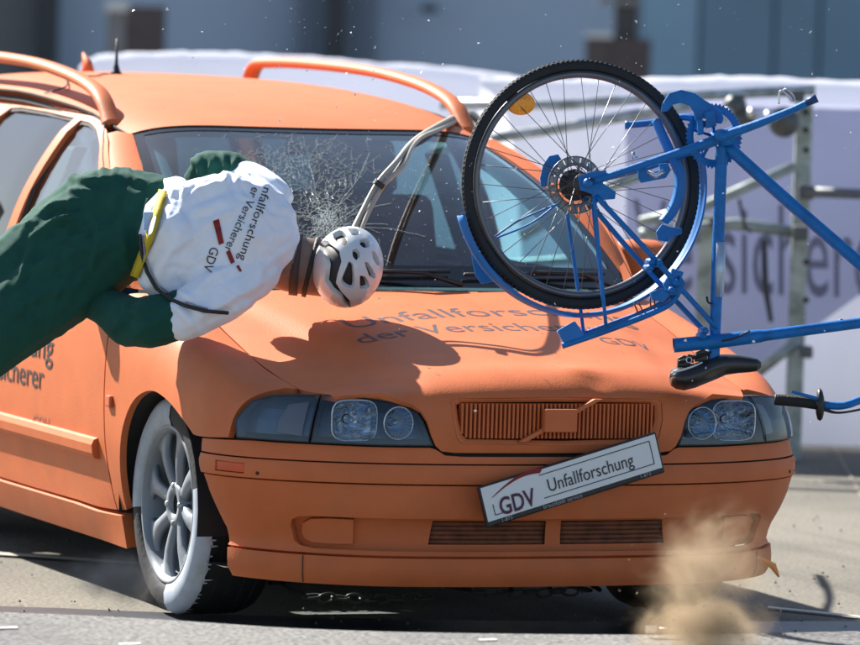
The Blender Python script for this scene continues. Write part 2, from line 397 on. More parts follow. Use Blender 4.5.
def t_of(y, z):
    a, b = 0, .7
    for _ in range(30):
        m = (a+b)/2
        if side_l(y, m).z < z: a = m
        else: b = m
    return a
def yz(*pts): return [(y, t_of(y, z)) for y, z in pts]
def smooth2(P, k=4): return [(p.x, p.y) for p in cr([(a, b, 0) for a, b in P], k)]
def BX(y): return lin([(1.1, .70), (1.25, .735), (1.5, .785), (1.9, .812), (2.6, .822), (3.4, .812), (4.2, .77), (4.45, .72)], y)
def TX(y): return lin([(1.1, .66), (1.5, .63), (2.0, .585), (2.6, .60), (3.4, .59), (4.2, .55), (4.45, .52)], y)
def green_l(y, z, extra=0):                                        # side of the cabin above the belt line
    t = (z-.90)/.47; x = BX(y)*(1-t)+TX(y)*t+.035*math.sin(math.pi*min(1, max(0, t)))-extra
    x -= .06*max(0, t-.85)/.15*.5
    return Vector((x, y, z))
RC = [(1.86, 1.333), (2.0, 1.366), (2.3, 1.412), (2.7, 1.446), (3.1, 1.462), (3.5, 1.464), (3.9, 1.452), (4.2, 1.425), (4.35, 1.395)]
RE = [(1.86, 1.285), (2.0, 1.306), (2.3, 1.360), (2.7, 1.392), (3.1, 1.406), (3.5, 1.406), (3.9, 1.393), (4.2, 1.363), (4.35, 1.33)]
def RX(y): return lin([(1.86, .556), (2.1, .575), (2.6, .59), (3.4, .58), (4.35, .54)], y)
def roof_l(a, v):
    y = 1.885+.115*a*a+v*(4.33-1.885-.115*a*a); c = itp(RC, y); e = itp(RE, y); t = abs(a)
    z = c-(c-e)*(.45*t*t+.55*t**7); return Vector((RX(y)*a, y, z))

def ws_l(a, t, extra=0):
    B = Vector((.705*a, .985+.19*a*a, .905+.012*(1-a*a))); T = roof_l(a*.97, 0)+Vector((0, -.004, -.007)); p = B.lerp(T, t); n = Vector((.25*a, -.43, .90)).normalized()
    return p+n*(.045*math.sin(math.pi*t)+.0-extra)
car = thing('estate_car', 'matt orange crash test estate car braking, with a dummy across its bonnet', 'car', (0, 1.5, 0))
# ---------------- bonnet with grille opening
def hx(x, z): return (x, hood_s_z(x, z))
right = [(.0, .530), (.30, .530), (.335, .534), (.352, .548), (.366, .575), (.378, .615), (.392, .640), (.415, .658), (.44, .666)]
hood_poly = [hx(x, z) for x, z in right]
hood_poly += [(x, hood_s_y(x, lamp_l(u_of_x(x), .674).y-.002)) for x in (.49, .54, .60)]+[(.64, hood_s_y(.64, .238))]
hood_poly += [(xs(y)-.003, hood_s_y(xs(y)-.003, y)) for y in (.28, .4, .55, .7, .85, 1.0, 1.13)]
hood_poly += [(x, hood_s_y(x, .965+.19*(x/.7)**2)) for x in (.6, .5, .4, .3, .2, .1, 0)]
hood_full = hood_poly+[(-x, s) for x, s in hood_poly[-2:0:-1]]
gr = [(-.298, .664), (-.285, .672), (0, .676), (.285, .672), (.298, .664), (.296, .62), (.285, .575), (.272, .562), (0, .557), (-.272, .562), (-.285, .575), (-.296, .62)]
grs = [(x*1.035, hood_s_z(x, .617+(z-.617)*1.08)) for x, z in gr]
panel('bonnet', hood_full, hood_l, ORANGE, car, .022, holes=[grs], depth=.018, gap=.0025)
# grille: recessed surround, slats, diagonal bar and emblem box
grille = thing('grille', '', ''); del grille['label']; del grille['category']; grille.name = 'grille'; grille.parent = car
grille.location = Vector((0, 0, .617))-wloc(car)
def gl(x, z, e=0): v = hood_l(x, hood_s_z(x, z)); return Vector((v.x, v.y+e, z))
n = len(gr); outer = [gl(x*1.03, .617+(z-.617)*1.07, .002) for x, z in gr]; mid = [gl(x*1.0, z, .004) for x, z in gr]; inn = [gl(x*.97, .617+(z-.617)*.88, .012) for x, z in gr]; dp = [gl(x*.97, .617+(z-.617)*.88, .05) for x, z in gr]
vs = outer+mid+inn+dp; fs = [(k*n+i, k*n+(i+1) % n, (k+1)*n+(i+1) % n, (k+1)*n+i) for k in range(3) for i in range(n)]
fixn(obj('grille_surround', vs, fs, ORANGE, grille))
obj('grille_backing', [p+Vector((0, .012, 0)) for p in dp], [tuple(range(n))], DARKHOLE, grille)
me = None
for i in range(47):
    x = -.276+.552*i/46; 
    if abs(x) < .001: pass
    zt = .664; zb = .571+.012*max(0, (abs(x)-.262)/.014); p = gl(x, .617, .012)
    if me is None:
        mb = MB().box((0, .012, 0), (.0052, .03, .094)); me = mesh('slat', mb.v, mb.f); me.materials.append(ORANGE)
    o = link('slat', me, None, grille); o.location = Vector((x, p.y, (zt+zb)/2))-wloc(grille); o.scale = (1, 1, (zt-zb)/.094)
yb = gl(0, .617).y-.006
MB().prism([(-.122, yb, .563), (-.100, yb, .563), (.118, yb, .678), (.096, yb, .678)], (0, .014, 0)).build('diagonal_bar', ORANGE, grille)
bevel(MB().box((-.006, yb-.004, .621), (.094, .022, .062)).build('emblem_box', ORANGE, grille), .004)
# ---------------- headlights
def lampside(sx):
    sgn = -1 if sx < 0 else 1
    def L(u, z, e=0): v = lamp_l(u, z, e); return v
    def X(pts): return [(u_of_x(x), z) for x, z in pts]
    main = X([(.360, .551), (.372, .580), (.386, .615), (.400, .637), (.428, .656), (.47, .664), (.52, .670), (.58, .6755), (.64, .676), (.655, .676), (.665, .61), (.672, .551), (.50, .5495)])
    corner = X([(.660, .676), (.72, .675), (.775, .670), (.815, .652), (.838, .60), (.832, .552), (.677, .551), (.670, .61)])
    hl = thing('headlight', '', ''); del hl['label']; del hl['category']; hl.parent = car; hl.location = Vector((sgn*.52, .12, .61))-wloc(car)
    mir = sx < 0; MX = lambda vs, fs: ([Vector((-v.x, v.y, v.z)) for v in vs], [f[::-1] for f in fs]) if mir else (vs, fs)
    for poly, nm in ((main, 'lens'), (corner, 'corner_lens')):
        vs, fs = panel_geo(inset(poly, .0015), lambda u, z: L(u, z, .0), .025, depth=.0); vs, fs = MX(vs, fs); obj(nm, vs, fs, LGLASS, hl, True)
        vs, fs = panel_geo(inset(poly, .004), lambda u, z: L(u, z, .075 if nm == 'lens' else .045), .03, depth=0)
        # side walls of the housing, from the front rim to the back plate
        lp = dens(poly, .02); a = [L(u, z, .002) for u, z in lp]; b = [L(u, z, .08 if nm == 'lens' else .05) for u, z in inset(lp, .003)]; k = len(vs); N = len(lp)
        vs += a+b; fs += [(k+i, k+(i+1) % N, k+N+(i+1) % N, k+N+i) for i in range(N)]
        vs, fs = MX(vs, fs); obj('lamp_housing' if nm == 'lens' else 'corner_housing', vs, fs, LAMPDARK, hl)
    # thin dark seal round the lamp
    for poly, nm in ((main, 'seal'), (corner, 'corner_seal')):
        N = len(dens(poly, .02)); a = dens(poly, .02); b = inset(a, .0035); vs = [L(u, z, -.001) for u, z in a]+[L(u, z, -.001) for u, z in b]; fs = [(i, (i+1) % N, N+(i+1) % N, N+i) for i in range(N)]
        vs, fs = MX(vs, fs); obj(nm, vs, fs, BLACKPL, hl)
    def bowl(x, z, rx, rz, nm, facets, square=0, y0=.012, dep=.06):
        vs = []; fs = []; u = u_of_x(x); c = L(u, z, y0); F = Vector((0, -1, 0)); m = 28; rings = 7
        for i in range(rings+1):
            r = i/rings
            for k in range(m):
                th = 2*math.pi*k/m; q = 1.0
                if square: q = (abs(math.cos(th))**square+abs(math.sin(th))**square)**(-1/square)
                rr = r if not facets else r
                dd = dep*(1-r*r)
                if facets and r > .35: dd += .0035*math.sin(th*facets+r*4)+.002*math.sin(r*16)
                vs.append(Vector((c.x+rx*rr*q*math.cos(th), c.y+dd, z+rz*rr*q*math.sin(th))))
        for i in range(rings):
            for k in range(m): fs.append((i*m+k, i*m+(k+1) % m, (i+1)*m+(k+1) % m, (i+1)*m+k))
        ring = len(vs); 
        vs2, fs2 = MX(vs, fs); o = obj(nm, vs2, fs2, CHROME, hl, False)
        mb = MB(); q_ = [Vector((c.x+rx*1.04*math.cos(t)*(1 if not square else (abs(math.cos(t))**square+abs(math.sin(t))**square)**(-1/square)), c.y-.001, z+rz*1.04*math.sin(t)*(1 if not square else (abs(math.cos(t))**square+abs(math.sin(t))**square)**(-1/square)))) for t in [2*math.pi*k/32 for k in range(33)]]
        mb.tube(q_, .0022, 6, caps=False); v3, f3 = MX(mb.v, mb.f); obj('reflector_ring', v3, f3, CHROME, hl, True)
        mb = MB().lathe((c.x, c.y+dep*.9, z), (0, -1, 0), [(.001, .042), (.006, .04), (.009, .03), (.011, .0)], 12); v3, f3 = MX(mb.v, mb.f); obj('bulb', v3, f3, CHROME, hl, True)
    bowl(.568, .612, .062, .052, 'reflector', 9, 4.0)
    bowl(.452, .608, .040, .042, 'reflector', 0)
    # diffuser block inside the corner lamp
    vs, fs = panel_geo(X([(.69, .655), (.74, .645), (.76, .60), (.76, .57), (.70, .565)]), lambda u, z: L(u, z, .03), .02, depth=.012); vs, fs = MX(vs, fs); obj('diffuser', vs, fs, mat('smoked_lamp_insert', (.16, .15, .16), .35), hl)
lampside(-1); lampside(1)
# ---------------- bumper
def arch_b(side): return [(u_of_y(y), z) for y, z in ((.455, .536), (.435, .50), (.415, .447), (.398, .40), (.388, .36), (.378, .30), (.372, .262), (.362, .20), (.352, .152))]
UB = arch_b(1)
def sweep(pts): return pts
top_line = [(0, .522), (.28, .522), (.325, .525), (.350, .540), (.365, .5445), (.50, .5435), (.672, .545), (.76, .545), (u_of_x(.80), .546)]
top_line = [(u_of_x(x) if x < .81 else x, z) for x, z in top_line]
def mirr(P): return P+[(-a, b) for a, b in P[::-1] if abs(a) > 1e-6]
def band(zlo, zhi, grooves=0):
    R = [(0, zlo)]; R += [(lin([(z, u) for u, z in UB[::-1]], zlo), zlo)]; R += [(u, z) for u, z in UB[::-1] if zlo < z < zhi]; R += [(lin([(z, u) for u, z in UB[::-1]], zhi), zhi), (0, zhi)]
    return R
# upper strip below lamps
P = [(0, .503)]+[(lin([(z, u) for u, z in UB[::-1]], .503), .503)]+[(UB[0][0], UB[0][1])]+top_line[::-1]
panel('bumper_top_strip', mirr(P[:-1]+[(0, .522)]) if False else P[1:-1][::1]+[(-a, b) for a, b in P[1:-1][::-1]], bump_l, ORANGE, car, .022, depth=.02)
rub = band(.4485, .499)
P = rub[1:-1]; P = P+[(-a, b) for a, b in P[::-1]]
lo_u = u_of_x(.742)
def indic(sg): return [(sg*u_of_x(.812), .458), (sg*u_of_y(.345), .458), (sg*u_of_y(.345), .487), (sg*u_of_x(.812), .487)]
panel('rub_strip', P, bump_l, ORANGE, car, .02, depth=.02, holes=[indic(1), indic(-1)])
AMB = mat('amber_marker_lens', (.62, .085, .02), .3)
for sx_ in (-1, 1):
    gp = [bump_l(u_of_x(sx_*.69), z, -.0012)-Vector((0, .0062, 0)) for z in np.linspace(.174, .247, 6)]; MB().tube(gp, .0014, 5).build('lip_joint', DARKHOLE, car)
    v = bump_l(sx_*u_of_x(.785), .462, -.0005); MB().lathe(v, plan(sx_*u_of_x(.785))[1], [(.001, .001), (.005, .001), (.005, -.002)], 10).build('screw_hole', DARKHOLE, car)
for sg in (1, -1): panel('marker_lamp', inset(indic(sg), .003), lambda u, z: bump_l(u, z, .004), AMB, car, .02, depth=.012)
# lower cover with the air intake and the fog lamp recesses
low = band(.2545, .4435); P = low[1:-1]; P = P+[(-a, b) for a, b in P[::-1]]
def XZ(pts): return [(u_of_x(x), z) for x, z in pts]
intake = XZ([(-.722, .325), (-.718, .34), (-.70, .350), (-.67, .354), (.66, .354), (.69, .350), (.708, .34), (.712, .325), (.705, .285), (.692, .272), (.665, .266), (-.665, .266), (-.70, .272), (-.715, .285)])
panel('bumper_cover', P, bump_l, ORANGE, car, .022, depth=.02, holes=[intake])
vs, fs = panel_geo(XZ([(-.735, .355), (.735, .355), (.725, .262), (-.725, .262)]), lambda u, z: bump_l(u, z, .0)+Vector((0, .040, 0)), .03, depth=0,
                   holes=[XZ([(-.335, .345), (-.01, .345), (-.01, .281), (-.345, .281)]), XZ([(.035, .345), (.345, .345), (.355, .281), (.035, .281)])])
obj('intake_recess', vs, fs, ORANGE, car, True)
vs, fs = grid(lambda u, v: bump_l(u_of_x(-.72+1.44*u), .268+.084*v)+Vector((0, .075, 0)), 20, 2); obj('intake_backing', vs, fs, DARKHOLE, car)
for x0, x1 in ((-.345, -.008), (.033, .357)):
    for k in range(5):
        z = .287+k*.0125; pts = [bump_l(u_of_x(x0+(x1-x0)*j/10), z)+Vector((0, .047, 0)) for j in range(11)]
        MB().tube(pts, .0035, 6, flat=2).build('intake_slat', mat('dark_intake_paint', (.16, .05, .022), .6, noise_amt=.4, noise_scale=30), car, True)  # slats in a darker, mottled orange than the bumper
for sg in (1, -1):
    fog = [(sg*u_of_x(a), b) for a, b in ((.556, .346), (.62, .347), (.665, .343), (.685, .330), (.688, .305), (.680, .288), (.662, .280), (.61, .279), (.556, .281))]
    panel('fog_lamp_cover', fog, lambda u, z: bump_l(u, z, .0)+Vector((0, .018, 0)), ORANGE, car, .02, depth=.02)
lip = band(.172, .2485); P = lip[1:-1]; P = P+[(-a, b) for a, b in P[::-1]]
panel('bumper_lip', P, lambda u, z: bump_l(u, z, .0)-Vector((0, .006, 0)), ORANGE, car, .02, depth=.03)
obj('lip_floor', *(lambda g: g)(grid(lambda u, v: bump_l(-pl_s[-1]*.8+2*pl_s[-1]*.8*u, .174)+Vector((0, .01+.35*v, .01)), 30, 2)), DARKHOLE, car)
# shell behind the bumper so nothing shines through the joints
vs, fs = grid(lambda u, v: bump_l(-.99+1.98*u, .36+.165*v, .03), 60, 4); obj('bumper_beam', vs, fs, DARKHOLE, car)
vs, fs = grid(lambda u, v: bump_l(-.99+1.98*u, .515+.05*v, .022), 60, 2); obj('lamp_tray', vs, fs, DARKHOLE, car)
# ---------------- fenders, doors, quarter panels, sills
arch = [(1.17, .27), (1.172, .33), (1.165, .393), (1.125, .505), (1.03, .590), (.883, .628), (.73, .612), (.60, .572), (.51, .539)]
arch_s = smooth2(arch, 4)
for mir in (True, False):
    tail = [(.457, .5385)]
    lampedge = [(.318, .552), (.318, .60), (.312, .635), (.308, .655)]
    front = yz(*tail)+yz((.40, .541), (.320, .5475))+[(y, t_of(y, z)) for y, z in lampedge[1:]]
    front += [(.300, .667), (.270, .697)]
    topl = [(y, .7) for y in (.29, .4, .55, .7, .85, 1.0, 1.14)]
    P = front+topl+[(1.20, .665)]+yz((1.285, .875), (1.292, .75), (1.292, .60), (1.28, .45), (1.262, .33), (1.245, .262))+yz(*arch_s)
    # keep the part in front of the lamp corner inside the table
    panel('fender', P, side_l, ORANGE, car, .022, depth=.02, mirror=mir, gap=.002)
    def dpoly(a, b, lo=.262): return a, b
    D1 = yz((1.296, .872), (1.297, .75), (1.297, .60), (1.285, .45), (1.267, .33), (1.25, .262))+yz((1.6, .258), (2.0, .255), (2.36, .255))+yz((2.385, .33), (2.40, .45), (2.41, .60), (2.41, .75), (2.41, .895))+yz((2.1, .893), (1.8, .888), (1.5, .878))
    panel('front_door', D1, side_l, ORANGE, car, .035, depth=.02, mirror=mir, gap=.002)
    D2 = yz((2.416, .895), (2.416, .75), (2.416, .60), (2.405, .45), (2.39, .33), (2.366, .255))+yz((2.7, .255), (3.02, .258))+yz((3.06, .36), (3.10, .48), (3.2, .60), (3.30, .70), (3.34, .80), (3.35, .902))+yz((3.0, .90), (2.7, .898))
    panel('rear_door', D2, side_l, ORANGE, car, .04, depth=.02, mirror=mir, gap=.002)
    ra = smooth2([(3.07, .25), (3.075, .36), (3.14, .50), (3.28, .60), (3.43, .635), (3.58, .60), (3.72, .50), (3.78, .36), (3.78, .25)], 3)
    Q = yz(*ra)+yz((4.1, .25), (4.3, .28))+yz((4.3, .60), (4.3, .93))+yz((4.0, .925), (3.7, .918), (3.36, .905), (3.35, .80), (3.31, .71), (3.21, .61), (3.10, .52))[:5]
    Q = [q for q in Q]
    panel('rear_fender', Q, side_l, ORANGE, car, .04, depth=.02, mirror=mir)
    S = yz((1.20, .158), (1.2, .25), (1.6, .248), (2.2, .246), (2.7, .246), (3.03, .248), (3.03, .165), (2.2, .158))
    panel('sill', S, lambda y, t: side_l(y, t, -.008), ORANGE, car, .04, depth=.03, mirror=mir)
    # rubbing mouldings
    sg = -1 if mir else 1
    for y0, y1, nm in ((1.345, 2.40, 'door_moulding'), (2.425, 3.05, 'door_moulding')):
        mb = MB(); N = 12; prof = [(-.001, .398), (.016, .402), (.020, .415), (.020, .440), (.012, .455), (-.001, .460)]
        for i in range(N+1):
            y = y0+(y1-y0)*i/N
            for e, z in prof: v = side_l(y, t_of(y, z)); mb.v.append(Vector((sg*(v.x+e), y, z)))
        for i in range(N):
            for k in range(5): mb.f.append((i*6+k, i*6+k+1, (i+1)*6+k+1, (i+1)*6+k))
        mb.f += [tuple(range(6)), tuple(N*6+k for k in range(6))[::-1]]
        fixn(mb.build(nm, ORANGE, car))
    v = side_l(1.235, t_of(1.235, .573)); mb = MB().box((sg*(v.x+.004), 1.235, .573), (.014, .04, .034)); bevel(mb.build('side_marker', mat('painted_marker', (.60, .13, .05), .4), car), .005)
    for y in (2.22, 3.18):
        h = thing('door_handle', '', ''); del h['label']; del h['category']; h.parent = car; v = side_l(y, t_of(y, .80)); h.location = Vector((sg*v.x, y, .80))-wloc(car)
        mb = MB().tube([Vector((sg*(v.x-.005), y-.09, .80)), Vector((sg*(v.x+.028), y-.07, .80)), Vector((sg*(v.x+.032), y+.05, .80)), Vector((sg*(v.x-.002), y+.08, .80))], .011, 8); mb.build('grip', ORANGE, h, True)
        MB().box((sg*(v.x+.001), y, .80), (.006, .12, .045)).build('recess', ORANGE, h)
    # cabin side frame with window openings
    zt = lambda y: itp(RE, max(1.9, y))-.004
    fr = [(1.14, .905), (1.22, .945), (1.40, 1.045), (1.60, 1.142), (1.80, 1.228), (1.95, 1.286), (2.05, 1.314), (2.2, 1.343), (2.4, 1.370), (2.7, 1.390), (3.1, 1.402), (3.5, 1.402), (3.9, 1.389), (4.2, 1.358), (4.33, 1.315), (4.40, 1.05), (4.41, .93)]
    fr2 = fr+[(3.9, .925), (3.4, .912), (2.9, .906), (2.4, .902), (1.9, .895), (1.5, .888), (1.25, .884)]
    w1 = smooth2([(1.34, .915), (1.46, .99), (1.62, 1.082), (1.80, 1.172), (1.93, 1.236), (2.04, 1.285), (2.14, 1.315), (2.26, 1.332)], 2)+[(2.352, 1.336), (2.375, 1.12), (2.388, .922), (1.8, .915)]
    w2 = [(2.455, .925), (2.440, 1.12), (2.415, 1.340), (2.7, 1.350), (3.0, 1.355), (3.10, 1.350), (3.2, 1.23), (3.30, 1.08), (3.33, .945), (3.0, .93)]
    w3 = [(3.42, .955), (3.38, 1.09), (3.28, 1.24), (3.22, 1.325), (3.5, 1.332), (3.85, 1.322), (4.1, 1.29), (4.2, 1.20), (4.25, 1.0), (3.8, .965)]
    panel('cabin_side_frame', fr2, green_l, ORANGE, car, .035, depth=.03, mirror=mir, holes=[w1, w2, w3])
    for w, nm in ((w1, 'side_window'), (w2, 'side_window'), (w3, 'side_window')):
        panel(nm, inset(w, -.006), lambda y, z: green_l(y, z, .018), RGLASS if w is w3 else (TGLASS if w is w2 else SGLASS), car, .06, depth=0, mirror=mir)
        N = len(w); a = [green_l(y, z, .004) for y, z in w]; b = [green_l(y, z, .012) for y, z in inset(w, .012)]; vs = a+b; fs = [(i, (i+1) % N, N+(i+1) % N, N+i) for i in range(N)]
        if mir: vs = [Vector((-v.x, v.y, v.z)) for v in vs]
        obj('window_seal', vs, fs, BLACK, car)
    # door frame joint: fine dark groove along the top of the door
    gpts = [(1.36, .98), (1.60, 1.118), (1.80, 1.203), (1.93, 1.256), (2.04, 1.303), (2.14, 1.333), (2.3, 1.352), (2.6, 1.368), (3.0, 1.378)]
    pts = [green_l(p.x, p.y, -.0005) for p in cr([(a, b, 0) for a, b in gpts], 4)]
    if mir: pts = [Vector((-v.x, v.y, v.z)) for v in pts]
    MB().tube(pts, .0022, 5).build('door_joint', DARKHOLE, car)
    # ditch between roof and side
    pts = [Vector(((-1 if mir else 1)*(RX(y)+.004), y, itp(RE, y)-.001)) for y in np.linspace(2.0, 4.2, 16)]
    MB().tube(pts, .004, 5).build('roof_gutter', DARKHOLE, car)
    # roof rail
    s_ = -1 if mir else 1
    rp = cr([(s_*.572, 2.13, 1.322), (s_*.572, 2.22, 1.395), (s_*.57, 2.34, 1.436), (s_*.57, 2.58, 1.470), (s_*.565, 2.95, 1.496), (s_*.56, 3.45, 1.506), (s_*.555, 3.85, 1.502), (s_*.553, 3.99, 1.486), (s_*.553, 4.05, 1.425)], 5)
    rr = [.029]*len(rp); rr[0] = .037; rr[1] = .035; rr[2] = .032; rr[-1] = .030; rr[-2] = .026
    mb = MB().tube(rp, rr, 12, flat=.62, up=Vector((0, 0, 1))); rail = mb.build('roof_rail', ORANGE, car, True)
    MB().tube([(s_*.575, 2.085, 1.318), (s_*.575, 2.12, 1.335), (s_*.574, 2.17, 1.362)], [.022, .029, .02], 10, flat=.6).build('rail_foot', ORANGE, rail, True) if False else None
    # door mirror
    mr_ = thing('door_mirror', '', ''); del mr_['label']; del mr_['category']; mr_.parent = car; mr_.location = Vector((s_*.90, 1.50, .97))-wloc(car)
    prof = [((.0, .0), .0)]
    vs = []; fs = []; NU, NV = 14, 18
    for i in range(NU+1):
        ph = math.pi*i/NU*.5
        for k in range(NV):
            th = 2*math.pi*k/NV; q = (abs(math.cos(th))**3.2+abs(math.sin(th))**3.2)**(-1/3.2)
            vs.append(Vector((s_*(.895+.10*math.sin(ph)*math.cos(th)*q), 1.545-.085*math.cos(ph), .975+.062*math.sin(ph)*math.sin(th)*q)))
    for i in range(NU):
        for k in range(NV): fs.append((i*NV+k, i*NV+(k+1) % NV, (i+1)*NV+(k+1) % NV, (i+1)*NV+k))
    fs.append(tuple(NU*NV+k for k in range(NV)))
    fixn(obj('mirror_shell', vs, fs, ORANGE, mr_, True))
    MB().box((s_*.895, 1.55, .975), (.165, .006, .095)).build('mirror_glass', CHROME, mr_)
    MB().tube([(s_*.80, 1.52, .93), (s_*.86, 1.52, .945)], [.03, .022], 10).build('mirror_arm', ORANGE, mr_, True)
# ---------------- windscreen
hgl = panel_geo([(-1, .0), (1, .0), (1, 1), (-1, 1)], lambda a, t: ws_l(a, t), .06, depth=0)
obj('windscreen', *hgl, GLASS, car, True)
def strip(name, A, Bf, m, N=30, par=car):
    vs = [A(i/N) for i in range(N+1)]+[Bf(i/N) for i in range(N+1)]; obj(name, vs, [(i, i+1, N+2+i, N+1+i) for i in range(N)], m, par, True)
strip('screen_edge', lambda k: ws_l(-1+2*k, .0, -.002), lambda k: ws_l(-1+2*k, .105, -.002), FRIT)
strip('screen_edge', lambda k: ws_l(-1+2*k, .97, -.002), lambda k: ws_l(-1+2*k, 1.01, -.003), FRIT)
for s_ in (1, -1):
    strip('screen_edge', lambda k: ws_l(s_*.965, k, -.002), lambda k: ws_l(s_*1.01, k, -.003), FRIT)
    vs = []; N = 12
    for i in range(N+1): t = i/N; vs += [ws_l(s_*(.885-.03*(1-t)), t, .05), ws_l(s_*.97, t, .012), ws_l(s_*1.0, t, .07)]
    obj('pillar_trim', vs, [(3*i+j, 3*i+j+1, 3*i+4+j, 3*i+3+j) for i in range(N) for j in range(2)], mat('blue_grey_trim', (.055, .075, .095), .6), car, True)
    bevel(MB().box((s_*.665, 2.44, 1.07), (.04, .12, .40), (Vector((1, 0, 0)), Vector((0, 1, 0)), Vector((-s_*.42, -.08, 1)).normalized())).build('door_pillar_trim', MATS['blue_grey_trim'], car), .01)
    # A pillar between screen and door frame
    N = 20; vs = []; fs = []
    for i in range(N+1):
        t = i/N; p = ws_l(s_*1.012, t, -.004); y = p.y; q = green_l(y+.05+.02*(1-t), min(p.z-.004+.012*(1-t), 1.5)) ; q = Vector((s_*q.x, q.y, q.z))
        m1 = p.lerp(q, .5)+Vector((s_*.008, -.012, .010)); vs += [p, m1, q]
    for i in range(N): fs += [(i*3, i*3+1, i*3+4, i*3+3), (i*3+1, i*3+2, i*3+5, i*3+4)]
    fixn(obj('windscreen_pillar', vs, fs, ORANGE, car, True))
# cowl, wipers
vs, fs = grid(lambda u, v: Vector((-.70+1.4*u, .955+.19*((-.70+1.4*u)/.7)**2+.06*v, .872+.028*v-.05*(2*u-1)**2*.6)), 24, 2); obj('cowl_panel', vs, fs, BLACKPL, car)
for x0, x1 in ((-.45, .08), (.12, .62)):
    pts = [ws_l((x0+(x1-x0)*i/10)/.7, .045+.015*i/10, -.014) for i in range(11)]
    w = MB().tube(pts, .006, 6).build('wiper_blade', BLACK, car, True)
    q = ws_l((x0+.45*(x1-x0))/.7, .05, -.022); MB().tube([ws_l((x1+.02)/.7, .0, -.01), ws_l((x1-.1)/.7, .03, -.03), q], [.008, .007, .005], 6).build('wiper_arm', BLACKPL, w, True)
# roof
vs, fs = grid(lambda u, v: roof_l(-1+2*u, v), 36, 40); ro = fixn(obj('roof', vs, fs, ORANGE, car, True))
if sum(p.normal.z for p in ro.data.polygons) < 0: ro.data.flip_normals()
vs, fs = grid(lambda u, v: roof_l(-1+2*u, v*.995+.002)-Vector((0, 0, .03)), 12, 12); obj('headlining', vs, fs, mat('grey_headlining', (.12, .13, .14), .9), car)
vs, fs = grid(lambda u, v: roof_l(-1+2*u, 0)+Vector((0, -.004+.0*v, -.035*v)), 24, 1); obj('roof_header', vs, fs, FRIT, car)
# rear: tailgate, rear screen, rear bumper
vs, fs = grid(lambda u, v: Vector(((-1+2*u)*(.69-.02*v), 4.40-.06*(abs(2*u-1)**3)-.02*v, .45+.50*v)), 16, 6); fixn(obj('tailgate', vs, fs, ORANGE, car, True))
vs, fs = grid(lambda u, v: Vector(((-1+2*u)*(.69-.14*v), 4.36-.06*(abs(2*u-1)**3)-.06*v, .95+.42*v)), 12, 4); obj('rear_window', vs, fs, RGLASS, car, True)
vs, fs = grid(lambda u, v: Vector(((-1+2*u)*(.78-.0*v), 4.47-.14*(abs(2*u-1)**4)+.02*math.sin(math.pi*v), .22+.25*v)), 16, 4); fixn(obj('rear_bumper', vs, fs, ORANGE, car, True))
# floor, firewall and inner wheel housings
MB().box((0, 2.75, .22), (1.3, 3.0, .06)).build('underbody', DARKHOLE, car)
MB().box((0, 1.17, .56), (1.30, .04, .60)).build('firewall', DARKHOLE, car)
for s_ in (1, -1):
    for yc in (.875, 3.43):
        mb = MB(); N = 16
        for i in range(N+1):
            th = math.pi*i/N*1.1-.05*math.pi; 
            for x in (.835, .50): mb.v.append(Vector((s_*x, yc-math.cos(th)*.335, .31+math.sin(th)*.325)))
        for i in range(N): mb.f.append((2*i, 2*i+1, 2*i+3, 2*i+2))
        k = len(mb.v); mb.v += [Vector((s_*.50, yc-math.cos(math.pi*i/N)*.335, .31+math.sin(math.pi*i/N)*.325)) for i in range(N+1)]; mb.f.append(tuple(range(k, k+N+1)))
        mb.build('wheel_housing', DARKHOLE, car)
# cabin: dashboard, steering wheel, seats
bevel(MB().box((0, 1.38, .82), (1.34, .42, .16)).build('dashboard', INTERIOR, car), .03, 3)
stw = MB().lathe((-.36, 1.72, .86), Vector((0, -.9, .45)), [(.185+.013*math.cos(t), .013*math.sin(t)) for t in [2*math.pi*k/8 for k in range(8)]], 30, closed=True)
st = stw.build('steering_wheel', BLACKPL, car, True)
MB().lathe((-.36, 1.70, .85), Vector((0, -.9, .45)), [(.001, .02), (.05, .015), (.06, -.01)], 16).build('steering_hub', BLACKPL, st, True)
for x in (-.36, .36):
    seat = thing('seat', '', ''); del seat['label']; del seat['category']; seat.parent = car; seat.location = Vector((x, 2.2, .45))-wloc(car)
    bevel(MB().box((x, 2.1, .50), (.50, .50, .16)).build('seat_cushion', INTERIOR, seat), .05, 3)
    ax = (Vector((1, 0, 0)), Vector((0, .95, -.3)), Vector((0, .3, .95)))
    bevel(MB().box((x, 2.42, .82), (.48, .13, .62), ax).build('seat_back', REDSEAT if x > 0 else INTERIOR, seat), .05, 3)
    bevel(MB().box((x, 2.54, 1.20), (.26, .09, .17), ax).build('headrest', INTERIOR, seat), .03, 3)
bevel(MB().box((0, 3.25, .76), (1.25, .15, .68)).build('rear_bench', INTERIOR, car), .05, 3)
bevel(MB().box((.0, 1.92, 1.285), (.20, .03, .055)).build('rear_view_mirror', BLACKPL, car), .01)
